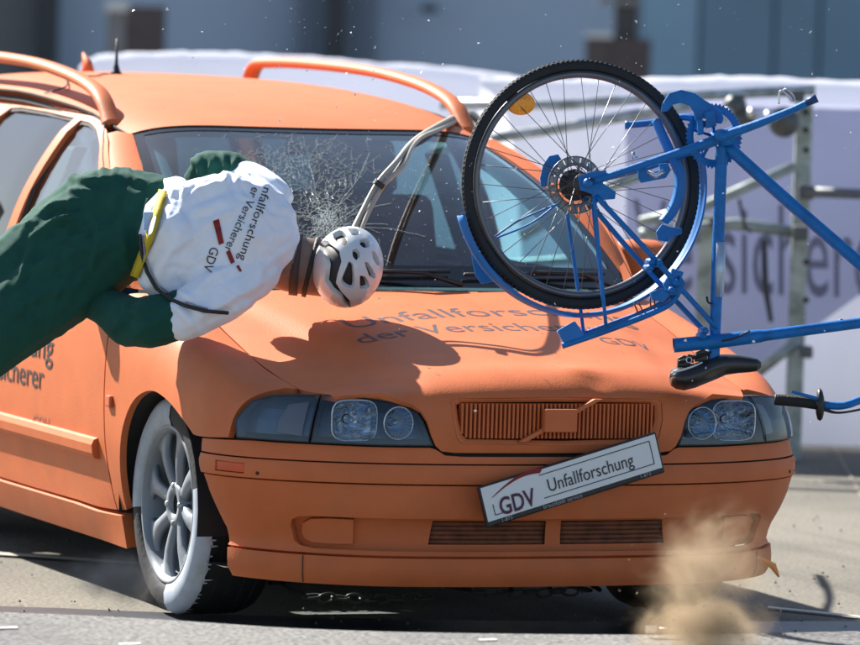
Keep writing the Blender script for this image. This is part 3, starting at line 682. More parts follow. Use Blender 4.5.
# aerials on the roof
bp = Vector((-.19, 3.25, 1.455)); ant = MB().tube([bp, bp+Vector((0, 0, .015)), bp+Vector((0, 0, .04)), bp+Vector((0, 0, .12))], [.028, .014, .006, .0028], 8).build('aerial', BLACKPL, car, True)
q = at(88, 73, y=4.0); MB().tube([(q.x, q.y, 1.43), (q.x+.0, q.y+.01, 1.48), (q.x-.01, q.y+.03, 1.515)], [.05, .03, .006], 10, flat=.5).build('roof_fin', ORANGE, car, True)
cb = cr([bp+Vector((-.01, 0, .004))]+[Vector((x, y, lin([(a, b) for a, b in RC], y)-.05*(x/.58)**2*.45+.004)) for x, y in ((-.25, 3.2), (-.33, 3.05), (-.40, 3.1))]+[Vector((-.52, 2.75, 1.428)), Vector((-.58, 2.78, 1.405))], 5)
MB().tube(cb, .0025, 5).build('aerial_cable', BLACK, car)
# ---------------- number plate hanging askew
pl = thing('number_plate', '', ''); del pl['label']; del pl['category']; pl.parent = car
TL, TR, BR, BL = [at(*p, y=-.045) for p in ((477, 487), (655, 431), (664, 473), (487, 528))]
pc = (TL+TR+BR+BL)/4; ex = ((TR-TL)+(BR-BL)).normalized(); ez = ((TL-BL)+(TR-BR)).normalized(); ez = (ez-ex*ez.dot(ex)).normalized(); ey = ez.cross(ex)
pl.location = pc-wloc(car); Wp = (TR-TL).length; Hp = (TL-BL).length
bevel(MB().box(pc, (Wp, .014, Hp), (ex, ey, ez)).build('plate_holder', BLACKPL, pl), .005)
fy = -ey if ey.y > 0 else ey
def pf(a, b, e=.0105): return pc+ex*a+ez*b+fy*e
HZ = Hp*.06
def rect(name, a0, a1, b0, b1, e, m): obj(name, [pf(a0, b0, e), pf(a1, b0, e), pf(a1, b1, e), pf(a0, b1, e)], [(0, 1, 2, 3)], m, pl)
rect('plate_film', -Wp*.49, Wp*.488, -Hp*.36, Hp*.46, .0085, WHITE)
mb = MB()
def ln(a0, b0, a1, b1, w=.0012):
    p, q = pf(a0, b0, .0095), pf(a1, b1, .0095); d = (q-p).normalized(); s = d.cross(fy)*w; mb.add([p-s, q-s, q+s, p+s], [(0, 1, 2, 3)])
a0, a1, b0, b1 = -Wp*.445, Wp*.45, -Hp*.25, Hp*.34
ln(a0, b0, -Wp*.37, b0); ln(a0, b0, a0, b0+.03); ln(-Wp*.17, b0+.004, a1, b0+.004); ln(a1, b0+.004, a1, b1); ln(-Wp*.17, b1, a1, b1); mb.build('plate_border', TEXTBLK, pl)
text_on('plate_lettering', 'Unfallforschung', .050, lambda a, b: pf(a-.075, b-.012), TEXTBLK, pl, width=.255)
text_on('plate_lettering', 'GDV', .066, lambda a, b: pf(a-.222, b-.034), mat('plate_purple', (.07, .012, .05), .5), pl, bold=.0012, width=.105)
mb = MB(); N = 20; top = []; bot = []
for i in range(N+1):
    t = i/N; a = -.235+.155*t; h = .024+.050*math.sin(t*math.pi*.52)-.016*t*t; top.append(pf(a, h-.004+.002*t, .0097)); bot.append(pf(a, h-.006-.010*t*(1 if t < .97 else .2), .0097))
mb.add(top+bot, [(i, i+1, N+2+i, N+1+i) for i in range(N)]); mb.build('plate_swoosh', TEXTRED, pl)
text_on('plate_lettering', 'braunfeldt service', .017, lambda a, b: pf(a-.10, b-Hp*.46), mat('holder_print', (.35, .36, .38), .6), pl, width=.115)
text_on('plate_lettering', '1-873', .014, lambda a, b: pf(a-.225, b-Hp*.455), MATS['holder_print'], pl, width=.03)
text_on('plate_lettering', '1-873', .014, lambda a, b: pf(a+.19, b-Hp*.455), MATS['holder_print'], pl, width=.03)
# ---------------- lettering on bonnet and door
def hood_xy(x, y): s = hood_s_y(x, y); v = hood_l(x, s); return v+Vector((0, 0, .0007))
def along(p0, p1, k=1.0):
    p0 = Vector(p0); p1 = Vector(p1); d = (p1-p0).normalized(); n_ = Vector((-d.y, d.x)); 
    return lambda a, b: hood_xy(*(p0+d*a+n_*b*k))
L1 = (Vector((.52, .815))-Vector((-.40, .665))).length
text_on('bonnet_lettering', 'Unfallforschung', .125, along((-.375, .625), (.545, .775)), TEXTGREY, car, width=L1)
L2 = (Vector((.37, .60))-Vector((-.40, .505))).length
text_on('bonnet_lettering', 'der Versicherer', .115, along((-.395, .49), (.38, .585)), TEXTGREY, car, width=L2)
text_on('bonnet_lettering', 'GDV', .085, along((.325, .475), (.485, .50)), TEXTGREY, car, width=.165)
def door_f(y0, z0): return lambda a, b: (lambda v: Vector((-(v.x+.002), v.y, v.z)))(side_l(y0-a, t_of(y0-a, z0+b)))
qd = at(52, 345, x=-.86)
text_on('door_lettering', 'Unfallforschung', .115, door_f(qd.y+1.0, qd.z-.045), TEXTBLK, car, width=1.0)
text_on('door_lettering', 'der Versicherer', .105, door_f(qd.y+.93, qd.z-.135), TEXTBLK, car, width=.86)
text_on('door_lettering', 'GDV', .075, door_f(qd.y+.17, qd.z-.265), mat('faint_lettering', (.35, .14, .08), .6), car, width=.16)
# ---------------- wheels
def make_wheel():
    w = thing('wheel', '', ''); del w['label']; del w['category']; w.parent = car
    # local frame: axis -X is the outer face, centre at origin
    A = Vector((-1, 0, 0)); z0 = Vector((0, 0, 0))
    prof = [(.215, .020), (.222, .034), (.245, .042), (.275, .040), (.292, .030), (.301, .012), (.304, -.05), (.304, -.12), (.300, -.165), (.290, -.185), (.25, -.195), (.215, -.18)]
    mb = MB().lathe(z0, A, prof, 72); ty = link('tyre', mesh('tyre', mb.v, mb.f), TYRE, w, True)
    ty.data.materials.append(TYREPAINT)
    # tread blocks: cut grooves by pushing some vertices inward
    for i, v in enumerate(ty.data.vertices):
        ring = i//72; k = i % 72
        if ring in (5, 8) and k % 2: v.co *= 1; r = Vector((0, v.co.y, v.co.z)); v.co -= r.normalized()*.006
    mb = MB()
    for h in (-.03, -.07, -.11, -.145): mb.lathe(z0, A, [(.3052, h-.004), (.3052, h+.004)], 72)
    link('tread_groove', mesh('tread_groove', mb.v, mb.f), DARKHOLE, ty)
    # painted sidewall: two opposite quarters, thin paint skin
    for a0, a1 in ((-5, 97), (184, 285)):
        mb = MB(); N = 40; pr = [(.214, .0215), (.2215, .0352), (.245, .0434), (.275, .0414), (.2925, .0312), (.3015, .0135), (.3032, .006)]
        for i in range(N+1):
            th = R_(a0+(a1-a0)*i/N)
            for j, (r, h) in enumerate(pr):
                if j == len(pr)-1: h -= .012*abs(noise.noise(Vector((i*1.7, a0, 0)))); r = .3036
                mb.v.append(Vector((-h-.0008, -math.sin(th)*r*-1, math.cos(th)*r)))
        M = len(pr)
        for i in range(N):
            for j in range(M-1): mb.f.append((i*M+j, i*M+j+1, (i+1)*M+j+1, (i+1)*M+j))
        fixn(link('painted_quarter', mesh('painted_quarter', mb.v, mb.f), TYREPAINT, ty, True))
        if a0 > 100:
            for q in range(20):
                th = R_(a0+(a1-a0)*(q+.5+random.uniform(-.9, .9))/20); L = random.choice((.003, .005, .008, .014, .026))*random.uniform(.6, 1.2); w_ = .004; P = []
                for hh, ww in ((.010, w_), (-L*.5, w_*.6), (-L, .0004)):
                    for sg in (-1, 1): a = th+sg*ww/.304+.02*(0.01-hh)*10; P.append(Vector((-hh, math.sin(a)*.3042, math.cos(a)*.3042)))
                link('paint_strand', mesh('paint_strand', P, [(0, 1, 3, 2), (2, 3, 5, 4)]), TYREPAINT, ty)
    prof = [(.221, .030), (.219, .036), (.212, .035), (.204, .020), (.198, .002), (.194, -.04), (.188, -.15), (.21, -.17)]
    mb = MB().lathe(z0, A, prof, 60); rim = link('rim', mesh('rim', mb.v, mb.f), ALLOY, w, True)
    mb = MB().lathe(z0, A, [(.001, -.08), (.19, -.085)], 30); link('brake_backing', mesh('brake_backing', mb.v, mb.f), DARKHOLE, w)
    mb = MB().lathe(z0, A, [(.05, -.055), (.135, -.055), (.135, -.07)], 30); link('brake_disc', mesh('brake_disc', mb.v, mb.f), mat('brake_disc_steel', (.1, .1, .1), .4, metal=.6), w)
    # spokes
    sp = None
    for k in range(8):
        if sp is None:
            mb = MB(); st_ = [(.045, .0, .022, .028), (.070, .004, .021, .024), (.10, .010, .0195, .022), (.135, .014, .022, .020), (.165, .013, .029, .018), (.185, .011, .042, .016), (.203, .009, .074, .018)]
            for r, h, wd, tk in st_:
                for a, b in ((-1, -1), (-.8, .6), (0, 1), (.8, .6), (1, -1)): mb.v.append(Vector((-(h+tk*.5*b), a*wd, r)))
            for i in range(len(st_)-1):
                for j in range(5): mb.f.append((i*5+j, i*5+(j+1) % 5, (i+1)*5+(j+1) % 5, (i+1)*5+j))
            sp = mesh('spoke', mb.v, mb.f); sp.materials.append(ALLOY); 
            bm = bmesh.new(); bm.from_mesh(sp); bmesh.ops.recalc_face_normals(bm, faces=bm.faces); bm.to_mesh(sp); bm.free()
        o = link('spoke', sp, None, w, False); o.rotation_euler = (2*math.pi*(k+.3)/8, 0, 0)
        for p in sp.polygons: p.use_smooth = True
    mb = MB().lathe(z0, A, [(.030, .004), (.034, .016), (.056, .018), (.062, .008), (.062, -.02)], 28); link('hub', mesh('hub', mb.v, mb.f), ALLOY, w, True)
    mb = MB().lathe(z0, A, [(.001, .002), (.029, .002), (.030, .006)], 20); link('hub_bore', mesh('hub_bore', mb.v, mb.f), DARKHOLE, w)
    for k in range(4):
        th = 2*math.pi*k/4+.05; mb = MB().lathe((-.014, math.sin(th)*.052, math.cos(th)*.052), A, [(.001, .008), (.007, .0075), (.0085, .004), (.010, -.01)], 8); o = link('wheel_bolt', mesh('wheel_bolt', mb.v, mb.f), STEEL, w, True)
    return w
def copy_tree(o, parent=None):
    c = o.copy(); COL.objects.link(c)
    if parent is not None: c.parent = parent
    for ch in list(o.children): copy_tree(ch, c)
    return c
w0 = make_wheel()
GZ = .012
for i, (sx, y) in enumerate(((-1, .875), (1, .875), (-1, 3.43), (1, 3.43))):
    w = w0 if i == 0 else copy_tree(w0, car)
    w.location = Vector((sx*.772, y, .303+GZ))-wloc(car)
    if sx > 0: w.rotation_euler = (0, 0, math.pi)
# chain and catches hanging under the nose
ch = bpy.data.objects.new('drag_chain', None); COL.objects.link(ch); ch.parent = car; ch.location = Vector((0, .7, .1))-wloc(car)
def links(p0, p1, sag, n_, m):
    p0, p1 = Vector(p0), Vector(p1); lm = None
    for i in range(n_):
        t = (i+.5)/n_; p = p0.lerp(p1, t)-Vector((0, 0, sag*math.sin(math.pi*t)))+Vector((0, 0, .004*random.uniform(-1, 1)))
        if lm is None:
            L = (p1-p0).length/n_*.62; pts = [Vector((math.cos(a)*L, math.sin(a)*L*.5, 0)) for a in [2*math.pi*k/12 for k in range(13)]]; mb = MB().tube(pts, .0042, 6, caps=False); lm = mesh('chain_link', mb.v, mb.f); lm.materials.append(m)
        o = link('chain_link', lm, None, ch, True); o.location = p-wloc(ch); d = (p1-p0); o.rotation_euler = (R_(90*(i % 2)+15), random.uniform(-.15, .15), math.atan2(d.y, d.x))
links(at(305, 597, y=1.0), at(432, 598, y=1.0), .004, 9, mat('rusty_chain', (.12, .11, .10), .5, metal=.6)); links(at(445, 588, y=.95), at(590, 590, y=.95), .01, 11, MATS['rusty_chain'])
for a, b in (((270, 583), (290, 583)), ((283, 583), (306, 597)), ((430, 583), (470, 590)), ((470, 583), (500, 583)), ((505, 575), (512, 590)), ((545, 575), (550, 588)), ((575, 575), (600, 590))): MB().tube([at(*a, y=.9), at(*b, y=.95)], .007, 6).build('hanging_rod', DARKHOLE, ch)
MB().box((0, .55, .175), (1.0, .3, .03)).build('splash_shield', DARKHOLE, car)
#PART2
# ================================================================== THE GROUND
def ground_mat(name, c1, c2, grain=180, gam=.10, stain=.0, streak=True):
    m = bpy.data.materials.new(name); m.use_nodes = True; n = m.node_tree; b = n.nodes['Principled BSDF']; b.inputs['Roughness'].default_value = .9; b.inputs['Specular IOR Level'].default_value = .25
    tc = n.nodes.new('ShaderNodeTexCoord'); A = n.nodes.new('ShaderNodeTexNoise'); A.inputs['Scale'].default_value = 1.1; A.inputs['Detail'].default_value = 8; A.inputs['Roughness'].default_value = .6
    n.links.new(tc.outputs['Object'], A.inputs['Vector']); mr = n.nodes.new('ShaderNodeMapRange'); mr.inputs[1].default_value = .38; mr.inputs[2].default_value = .62; n.links.new(A.outputs[0], mr.inputs[0])
    mx = n.nodes.new('ShaderNodeMix'); mx.data_type = 'RGBA'; mx.inputs[6].default_value = (*c1, 1); mx.inputs[7].default_value = (*c2, 1); n.links.new(mr.outputs[0], mx.inputs[0])
    G = n.nodes.new('ShaderNodeTexNoise'); G.inputs['Scale'].default_value = grain; G.inputs['Detail'].default_value = 3; n.links.new(tc.outputs['Object'], G.inputs['Vector'])
    g2 = n.nodes.new('ShaderNodeMapRange'); g2.inputs[1].default_value = .3; g2.inputs[2].default_value = .7; g2.inputs[3].default_value = 1-gam*2; g2.inputs[4].default_value = 1+gam*2; n.links.new(G.outputs[0], g2.inputs[0])
    sc = n.nodes.new('ShaderNodeVectorMath'); sc.operation = 'SCALE'; n.links.new(mx.outputs[2], sc.inputs[0]); n.links.new(g2.outputs[0], sc.inputs['Scale']); src = sc.outputs[0]
    if streak:                                                     # rubber marks along the direction of travel
        mp = n.nodes.new('ShaderNodeMapping'); mp.inputs['Scale'].default_value = (2.2, .12, 1); mp.inputs['Rotation'].default_value = (0, 0, .5); n.links.new(tc.outputs['Object'], mp.inputs[0]); S = n.nodes.new('ShaderNodeTexNoise'); S.inputs['Scale'].default_value = 2.5; S.inputs['Detail'].default_value = 5; n.links.new(mp.outputs[0], S.inputs['Vector'])
        s2 = n.nodes.new('ShaderNodeMapRange'); s2.inputs[1].default_value = .52; s2.inputs[2].default_value = .72; s2.inputs[3].default_value = 1; s2.inputs[4].default_value = .72; n.links.new(S.outputs[0], s2.inputs[0])
        s3 = n.nodes.new('ShaderNodeVectorMath'); s3.operation = 'SCALE'; n.links.new(src, s3.inputs[0]); n.links.new(s2.outputs[0], s3.inputs['Scale']); src = s3.outputs[0]
    n.links.new(src, b.inputs['Base Color'])
    bp = n.nodes.new('ShaderNodeBump'); bp.inputs['Strength'].default_value = .5; bp.inputs['Distance'].default_value = .01; n.links.new(G.outputs[0], bp.inputs['Height']); n.links.new(bp.outputs[0], b.inputs['Normal']); MATS[name] = m; return m
def struct(o): o['kind'] = 'structure'; return o
CONC = ground_mat('beige_concrete', (.190, .176, .146), (.138, .130, .110), 70, .16)
ASPH = ground_mat('grey_asphalt', (.185, .182, .173), (.140, .139, .136), 75, .30, streak=False)
struct(obj('ground', [(-400, -400, GZ-.012), (400, -400, GZ-.012), (400, 500, GZ-.012), (-400, 500, GZ-.012)], [(0, 1, 2, 3)], CONC))
# grey slab added in front of the test lane, raised to stay in sun
edge = [at(x, y, z=.15) for x, y in ((-900, 560), (-300, 600), (-80, 608.5), (0, 612), (100, 616), (200, 622), (300, 628.5), (430, 632.5), (600, 634.5), (720, 634), (860, 631), (1000, 628), (1800, 610))]
edge = cr(edge, 4); N = len(edge)
down = Vector((-FW.x, -FW.y, 0)).normalized()
vs = [p for p in edge]+[p+down*6 for p in edge]+[Vector((p.x, p.y, -.05)) for p in edge]+[Vector((p.x, p.y, 0))+down*6+Vector((0, 0, -.05)) for p in edge]
fs = [(i, N+i, N+i+1, i+1) for i in range(N-1)]+[(i, i+1, 2*N+i+1, 2*N+i) for i in range(N-1)]+[(N+i, 3*N+i, 3*N+i+1, N+i+1) for i in range(N-1)]+[(0, 2*N, 3*N, N), (N-1, 2*N-1, 4*N-1, 3*N-1)]
struct(fixn(obj('added_sunlit_slab', vs, fs, ASPH)))
# painted dashes on the slab, dark strip painted in as shade behind the slab, metal joint strips
def gpoly(name, pix, z, m):
    return struct(obj(name, [at(x, y, z=z) for x, y in pix], [tuple(range(len(pix)))], m))
PAINT = mat('road_paint', (.75, .75, .72), .7, noise_amt=.15, noise_scale=40)
for a in (((-4, 627), (17, 626.4), (18, 627.4), (-4, 628.2)), ((118, 643), (140, 642.6), (141, 643.6), (119, 644.2)), ((478, 638.9), (496, 638.6), (497, 639.5), (480, 639.8))): gpoly('paint_dash', a, .1545, PAINT)
SHADE = mat('painted_lane_shade', (.035, .04, .05), .45, noise_amt=.2)
gpoly('painted_shade_strip', [(-400, 588), (0, 606), (60, 608), (130, 611), (260, 616), (430, 620), (620, 622), (860, 621), (1100, 617), (1100, 628), (860, 632), (620, 640), (430, 640), (260, 632), (130, 624), (60, 620), (0, 617), (-400, 600)], GZ-.007, SHADE)
gpoly('joint_strip', [(-100, 549), (0, 552), (140, 562), (140, 564.5), (0, 554.5), (-100, 551)], GZ-.004, mat('pale_joint_metal', (.5, .47, .40), .5))
gpoly('joint_strip', [(768, 606), (860, 615.5), (1000, 628), (1000, 630), (860, 617), (768, 607.5)], GZ-.004, MATS['pale_joint_metal'])
gpoly('ground_line', [(833, 446), (835, 446), (864, 498), (862, 499)], GZ-.007, mat('tan_ground_line', (.27, .24, .19), .8))  # thin diagonal line, paler than the ground around it
# small stones and clods lying on the lane
peb = MB()
for i in range(420):
    x, y = random.uniform(-20, 880), random.uniform(450, 632)
    if 140 < x < 790 and y < 580: continue
    p = at(x, y, z=GZ-.004); r = random.uniform(.002, .007)
    peb.add([p+Vector((r, 0, 0)), p+Vector((-r*.6, r, 0)), p+Vector((-r*.6, -r, 0)), p+Vector((0, 0, r*1.2))], [(0, 1, 3), (1, 2, 3), (2, 0, 3)])
o = peb.build('loose_grit', mat('dark_grit', (.10, .09, .08), .8)); o['kind'] = 'stuff'; tag(o, 'dark grit and clods scattered over the beige test lane', 'grit')

# ================================================================== BACKGROUND
def bx3(px0, px1, py0, py1, d, dep, mb=None):                      # box standing at distance d whose front face spans the given outline
    mb = mb or MB(); A = at(px0, py1, d=d); B = at(px1, py0, d=d); h = Vector((r0.x, r0.y, 0)); w = (B-A).dot(h); c = (A+B)/2; k = Vector((FW.x, FW.y, 0)).normalized()
    return mb.box(c+k*(dep/2), (w, dep, abs(B.z-A.z)), (h, k, Vector((0, 0, 1))))
hz = Vector((r0.x, r0.y, 0)).normalized(); fz = Vector((FW.x, FW.y, 0)).normalized()
hall = thing('test_hall', 'large blue grey hall wall with dark steel columns far behind the banners', 'building', tuple(at(430, 200, d=46)))
def wallbox(name, x0, x1, z0, z1, d, dep, m, par):
    a = at(x0, 20, d=d); b = at(x1, 20, d=d); w = (b-a).length; c = (a+b)/2; c.z = (z0+z1)/2; return MB().box(c+fz*dep/2, (w, dep, z1-z0), (hz, fz, Vector((0, 0, 1)))).build(name, m, par)
WB = mat('blue_grey_sheet_wall', (.52, .60, .71), .6, noise_amt=.06, noise_scale=.8); WG = mat('grey_render_wall', (.22, .215, .205), .8); WD = mat('deep_blue_glazing', (.16, .28, .38), .3, noise_amt=.2, noise_scale=.5); CDK = mat('dark_steel_column', (.05, .05, .055), .5)
wallbox('wall', -2500, 36, 0, 7, 46, .3, WG, hall); wallbox('wall', 36, 640, 0, 7, 46.05, .3, WB, hall); wallbox('wall', 1000, 3500, 0, 7, 46, .3, WB, hall)
x = 640
for i, wd in enumerate((60, 75, 45, 50, 60, 70)):
    o = wallbox('glazing_panel', x+1.5, x+wd-1.5, 0, 7, 46.0, .1, WD if i in (1, 2, 3) else mat('mid_blue_glazing', (.27, .42, .54), .3, noise_amt=.2, noise_scale=.5), hall); x += wd
wallbox('wall', 640, 1000, 0, 7, 46.2, .2, CDK, hall)
for x0, x1, m in ((35, 56, CDK), (297, 309, mat('grey_steel_column', (.17, .20, .25), .6)), (327, 344, CDK), (364, 376, MATS['grey_steel_column'])): wallbox('column', x0, x1, 0, 7, 45.6, .35, m, hall)
bx3(421, 438, 5, 12, 45.7, .1).build('wall_lamp', CDK, hall)
PIER = mat('dark_brick_pier', (.11, .085, .085), .9, noise_amt=.2, noise_scale=5); CAPM = mat('pale_pier_cap', (.75, .74, .72), .7); LGR = mat('light_pier_side', (.24, .235, .24), .8)  # light on the left side and cap corner is put into these tones
pr = thing('gate_pier', 'dark low pier with its lit cap corner coloured white, behind the left roof rail', 'pier', tuple(at(135, 230, d=41)), group='gate piers in front of the hall')
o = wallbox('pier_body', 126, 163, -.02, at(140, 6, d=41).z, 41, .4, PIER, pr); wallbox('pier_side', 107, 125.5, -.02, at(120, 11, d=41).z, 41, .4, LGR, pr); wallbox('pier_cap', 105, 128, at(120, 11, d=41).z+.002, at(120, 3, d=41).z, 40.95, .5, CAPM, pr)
pr = thing('gate_pier', 'brown pier carrying a dark post, seen above the bicycle wheel', 'pier', tuple(at(620, 230, d=41)), group='gate piers in front of the hall')
wallbox('pier_body', 588, 612, -.02, at(600, 38, d=41).z, 41.02, .4, mat('painted_lit_pier', (.12, .10, .095), .9), pr); wallbox('pier_body', 612.5, 652, -.02, at(600, 38, d=41).z, 41, .4, PIER, pr); wallbox('pier_cap', 586, 613, at(600, 38, d=41).z+.002, at(600, 33, d=41).z, 40.97, .45, CAPM, pr)  # left half coloured lighter to stand for light falling on it
wallbox('post', 615, 638, at(600, 38, d=41).z, at(600, -40, d=41).z, 41.1, .2, CDK, pr); wallbox('post_bracket', 597, 640, at(600, 4, d=41).z, at(600, -3, d=41).z, 41.0, .25, LGR, pr)

def cloth_mat(name, col, tl=.55):
    m = bpy.data.materials.new(name); m.use_nodes = True; n = m.node_tree; n.nodes.clear(); out = n.nodes.new('ShaderNodeOutputMaterial')
    d = n.nodes.new('ShaderNodeBsdfDiffuse'); t = n.nodes.new('ShaderNodeBsdfTranslucent'); mx = n.nodes.new('ShaderNodeMixShader'); mx.inputs[0].default_value = tl
    tc = n.nodes.new('ShaderNodeTexCoord'); nz = n.nodes.new('ShaderNodeTexNoise'); nz.inputs['Scale'].default_value = 2; nz.inputs['Detail'].default_value = 4; n.links.new(tc.outputs['Object'], nz.inputs['Vector'])
    mr = n.nodes.new('ShaderNodeMapRange'); mr.inputs[3].default_value = .88; mr.inputs[4].default_value = 1.1; n.links.new(nz.outputs[0], mr.inputs[0]); sc = n.nodes.new('ShaderNodeVectorMath'); sc.operation = 'SCALE'; sc.inputs[0].default_value = col; n.links.new(mr.outputs[0], sc.inputs['Scale'])
    n.links.new(sc.outputs[0], d.inputs[0]); n.links.new(sc.outputs[0], t.inputs[0]); n.links.new(d.outputs[0], mx.inputs[1]); n.links.new(t.outputs[0], mx.inputs[2]); n.links.new(mx.outputs[0], out.inputs[0]); MATS[name] = m; return m
BAN = cloth_mat('white_banner_fabric', (.78, .80, .88), .45); BANL = cloth_mat('lilac_banner_print', (.53, .55, .71), .45); BANT = mat('grey_banner_lettering', (.20, .20, .30), .8)
def banner(tops, d, label, wav=.03):
    T = cr([at(x, y, d=d) for x, y in tops], 6); b = thing('banner', label, 'banner', (T[len(T)//2].x, T[len(T)//2].y, 0), group='banners behind the test lane'); n_ = len(T); vs = []; fs = []; R = .07; rows = []
    for i, p in enumerate(T):
        zt = p.z; w = wav*math.sin(i*.9)+.02*noise.noise(Vector((i*.3, d, 0)))
        col = [p+fz*.30+Vector((0, 0, -zt+.02))]+[Vector((p.x, p.y, zt-R))+fz*R*math.cos(t)+Vector((0, 0, R*math.sin(t)+.01*noise.noise(Vector((i*.8, t, 2))))) for t in [math.pi*k/8 for k in range(9)]]
        col += [Vector((p.x, p.y, zt-R-(zt-R-.02)*k/12))-fz*(R+w*math.sin(math.pi*k/12)) for k in range(1, 13)]; rows.append(col); vs += col
    m = len(rows[0]); fs = [(i*m+j, i*m+j+1, (i+1)*m+j+1, (i+1)*m+j) for i in range(n_-1) for j in range(m-1)]
    obj('banner_cloth', vs, fs, BAN, b, True); return b, rows
bA, _ = banner([(80, 66), (92, 57), (110, 54.5), (150, 52), (200, 52.5), (250, 53.5), (300, 56), (380, 62), (440, 66), (500, 74), (545, 80)], 24, 'pale banner draped in a long sagging roll behind the car roof')
bB, rows = banner([(480, 77), (560, 78), (620, 79), (680, 77), (740, 77), (800, 79), (860, 81), (930, 82), (1010, 84), (1100, 86), (1300, 88), (1500, 90)], 22, 'lilac and white banner with large lettering behind the bicycle')
def bfront(px, py, e=.008):                                        # point on the front face of the right banner
    p = at(px, py, d=22); return p-fz*(.07+.045+e)
LIL = [(625, 104), (700, 100), (860, 104), (1000, 106), (1000, 205), (900, 262), (800, 335), (735, 392), (700, 418), (625, 418)]
lp = dens(LIL, 12); fs = None
ov, _, of, *_r = delaunay_2d_cdt([Vector(p) for p in lp], [(i, (i+1) % len(lp)) for i in range(len(lp))], [], 1, 1e-6)
obj('banner_print', [bfront(v.x, v.y) for v in ov], [tuple(f) for f in of], BANL, bB)
vs, fs = text_geo('Versicherer', 100, 1.0, 0); w = max(v[0] for v in vs); 
obj('banner_lettering', [bfront(632+v[0]*.56, 288-v[1]*1.32+v[0]*.02, .014) for v in vs], fs, BANT, bB)
vs, fs = text_geo('GDV', 100, 1.0, 1.5); obj('banner_lettering', [bfront(905+v[0]*.5, 380-v[1]*.9, .014) for v in vs], fs, BANT, bB)
# steel barrier in front of the banner
fr_ = thing('barrier_frame', 'galvanised tube and post barrier in front of the lettered banner', 'barrier', tuple(Vector((at(800, 440, d=21.3).x, at(800, 440, d=21.3).y, 0))))
def tb(name, pts, rad, d=21.3, m=STEEL, flat=1.0):
    P = [at(p[0], p[1], d=d-(p[2] if len(p) > 2 else 0)) for p in pts]; return MB().tube(P, rad, 10, flat=flat).build(name, m, fr_, True)
tb('tube', [(440, 104), (560, 105), (660, 97), (815, 90)], .021); tb('tube', [(430, 152), (500, 137), (560, 128), (650, 112, .05), (690, 104, .05)], .021)
def post(x0, x1, y0, d, dep=.05, m=GALV):
    mb = MB(); a = at(x0, y0, d=d); b = at(x1, y0, d=d); c = (a+b)/2; return bevel(mb.box((c.x, c.y, c.z/2), ((b-a).length, dep, c.z), (hz, fz, Vector((0, 0, 1)))).build('post', m, fr_), .006)
po = post(796, 813, 103, 21.4); 
for y in (112, 130, 150, 262, 300): 
    p = at(806, y, d=21.36); MB().lathe(p, -fz, [(.001, .006), (.012, .006), (.012, -.004)], 10).build('bolt_hole', DARKHOLE, po)
post(699, 717, 215, 21.55)
tb('brace', [(520, 236), (600, 190), (650, 170)], .026, m=GALV); tb('brace', [(640, 222), (700, 208), (740, 190), (795, 166)], .020, m=GALV)
tb('rail', [(640, 235), (700, 228), (735, 224), (795, 232)], .024, m=GALV); tb('rail', [(805, 192, .05), (860, 194, .05), (960, 196, .05)], .020, m=mat('dull_grey_tube', (.16, .17, .18), .5, metal=.4))
tb('rail', [(500, 265), (640, 255), (700, 238)], .018, m=GALV)
tb('brace', [(758, 372), (800, 340)], .021, m=GALV)
for x, y, s in ((806, 192, .055), (800, 233, .055), (806, 352, .045), (715, 222, .045), (797, 96, .05), (737, 100, .05)):
    p = at(x, y, d=21.28); bevel(MB().box(p, (s*1.1, .09, s), (hz, fz, Vector((0, 0, 1)))).build('clamp', mat('dark_clamp', (.12, .13, .135), .5, metal=.5), fr_), .01)
for x, y, r in ((735, 106, .045), (745, 118, .04), (784, 122, .06)): MB().lathe(at(x, y, d=21.25), -fz, [(.001, .03), (r*.7, .025), (r, .0), (r*.8, -.03)], 16).build('coupler', MATS['dark_clamp'], fr_, True)
for x, y, r in ((728, 113, .02), (752, 113, .02), (770, 117, .026), (722, 118, .02)): MB().lathe(at(x, y, d=21.18), -fz, [(.001, .03), (r, .02), (r, -.02)], 10).build('coupler_bolt', mat('bright_steel', (.75, .74, .70), .25, metal=.9), fr_, True)
MB().tube([at(739, 199, d=21.2), at(745, 228, d=21.2), at(752, 232, d=21.2)], .006, 6).build('ratchet_handle', DARKHOLE, fr_)
MB().tube([at(764, 240, d=21.2), at(765, 285, d=21.2), at(771, 322, d=21.2)], [.012, .014, .01], 8).build('hanging_strap', mat('dark_strap', (.05, .05, .06), .8), fr_)

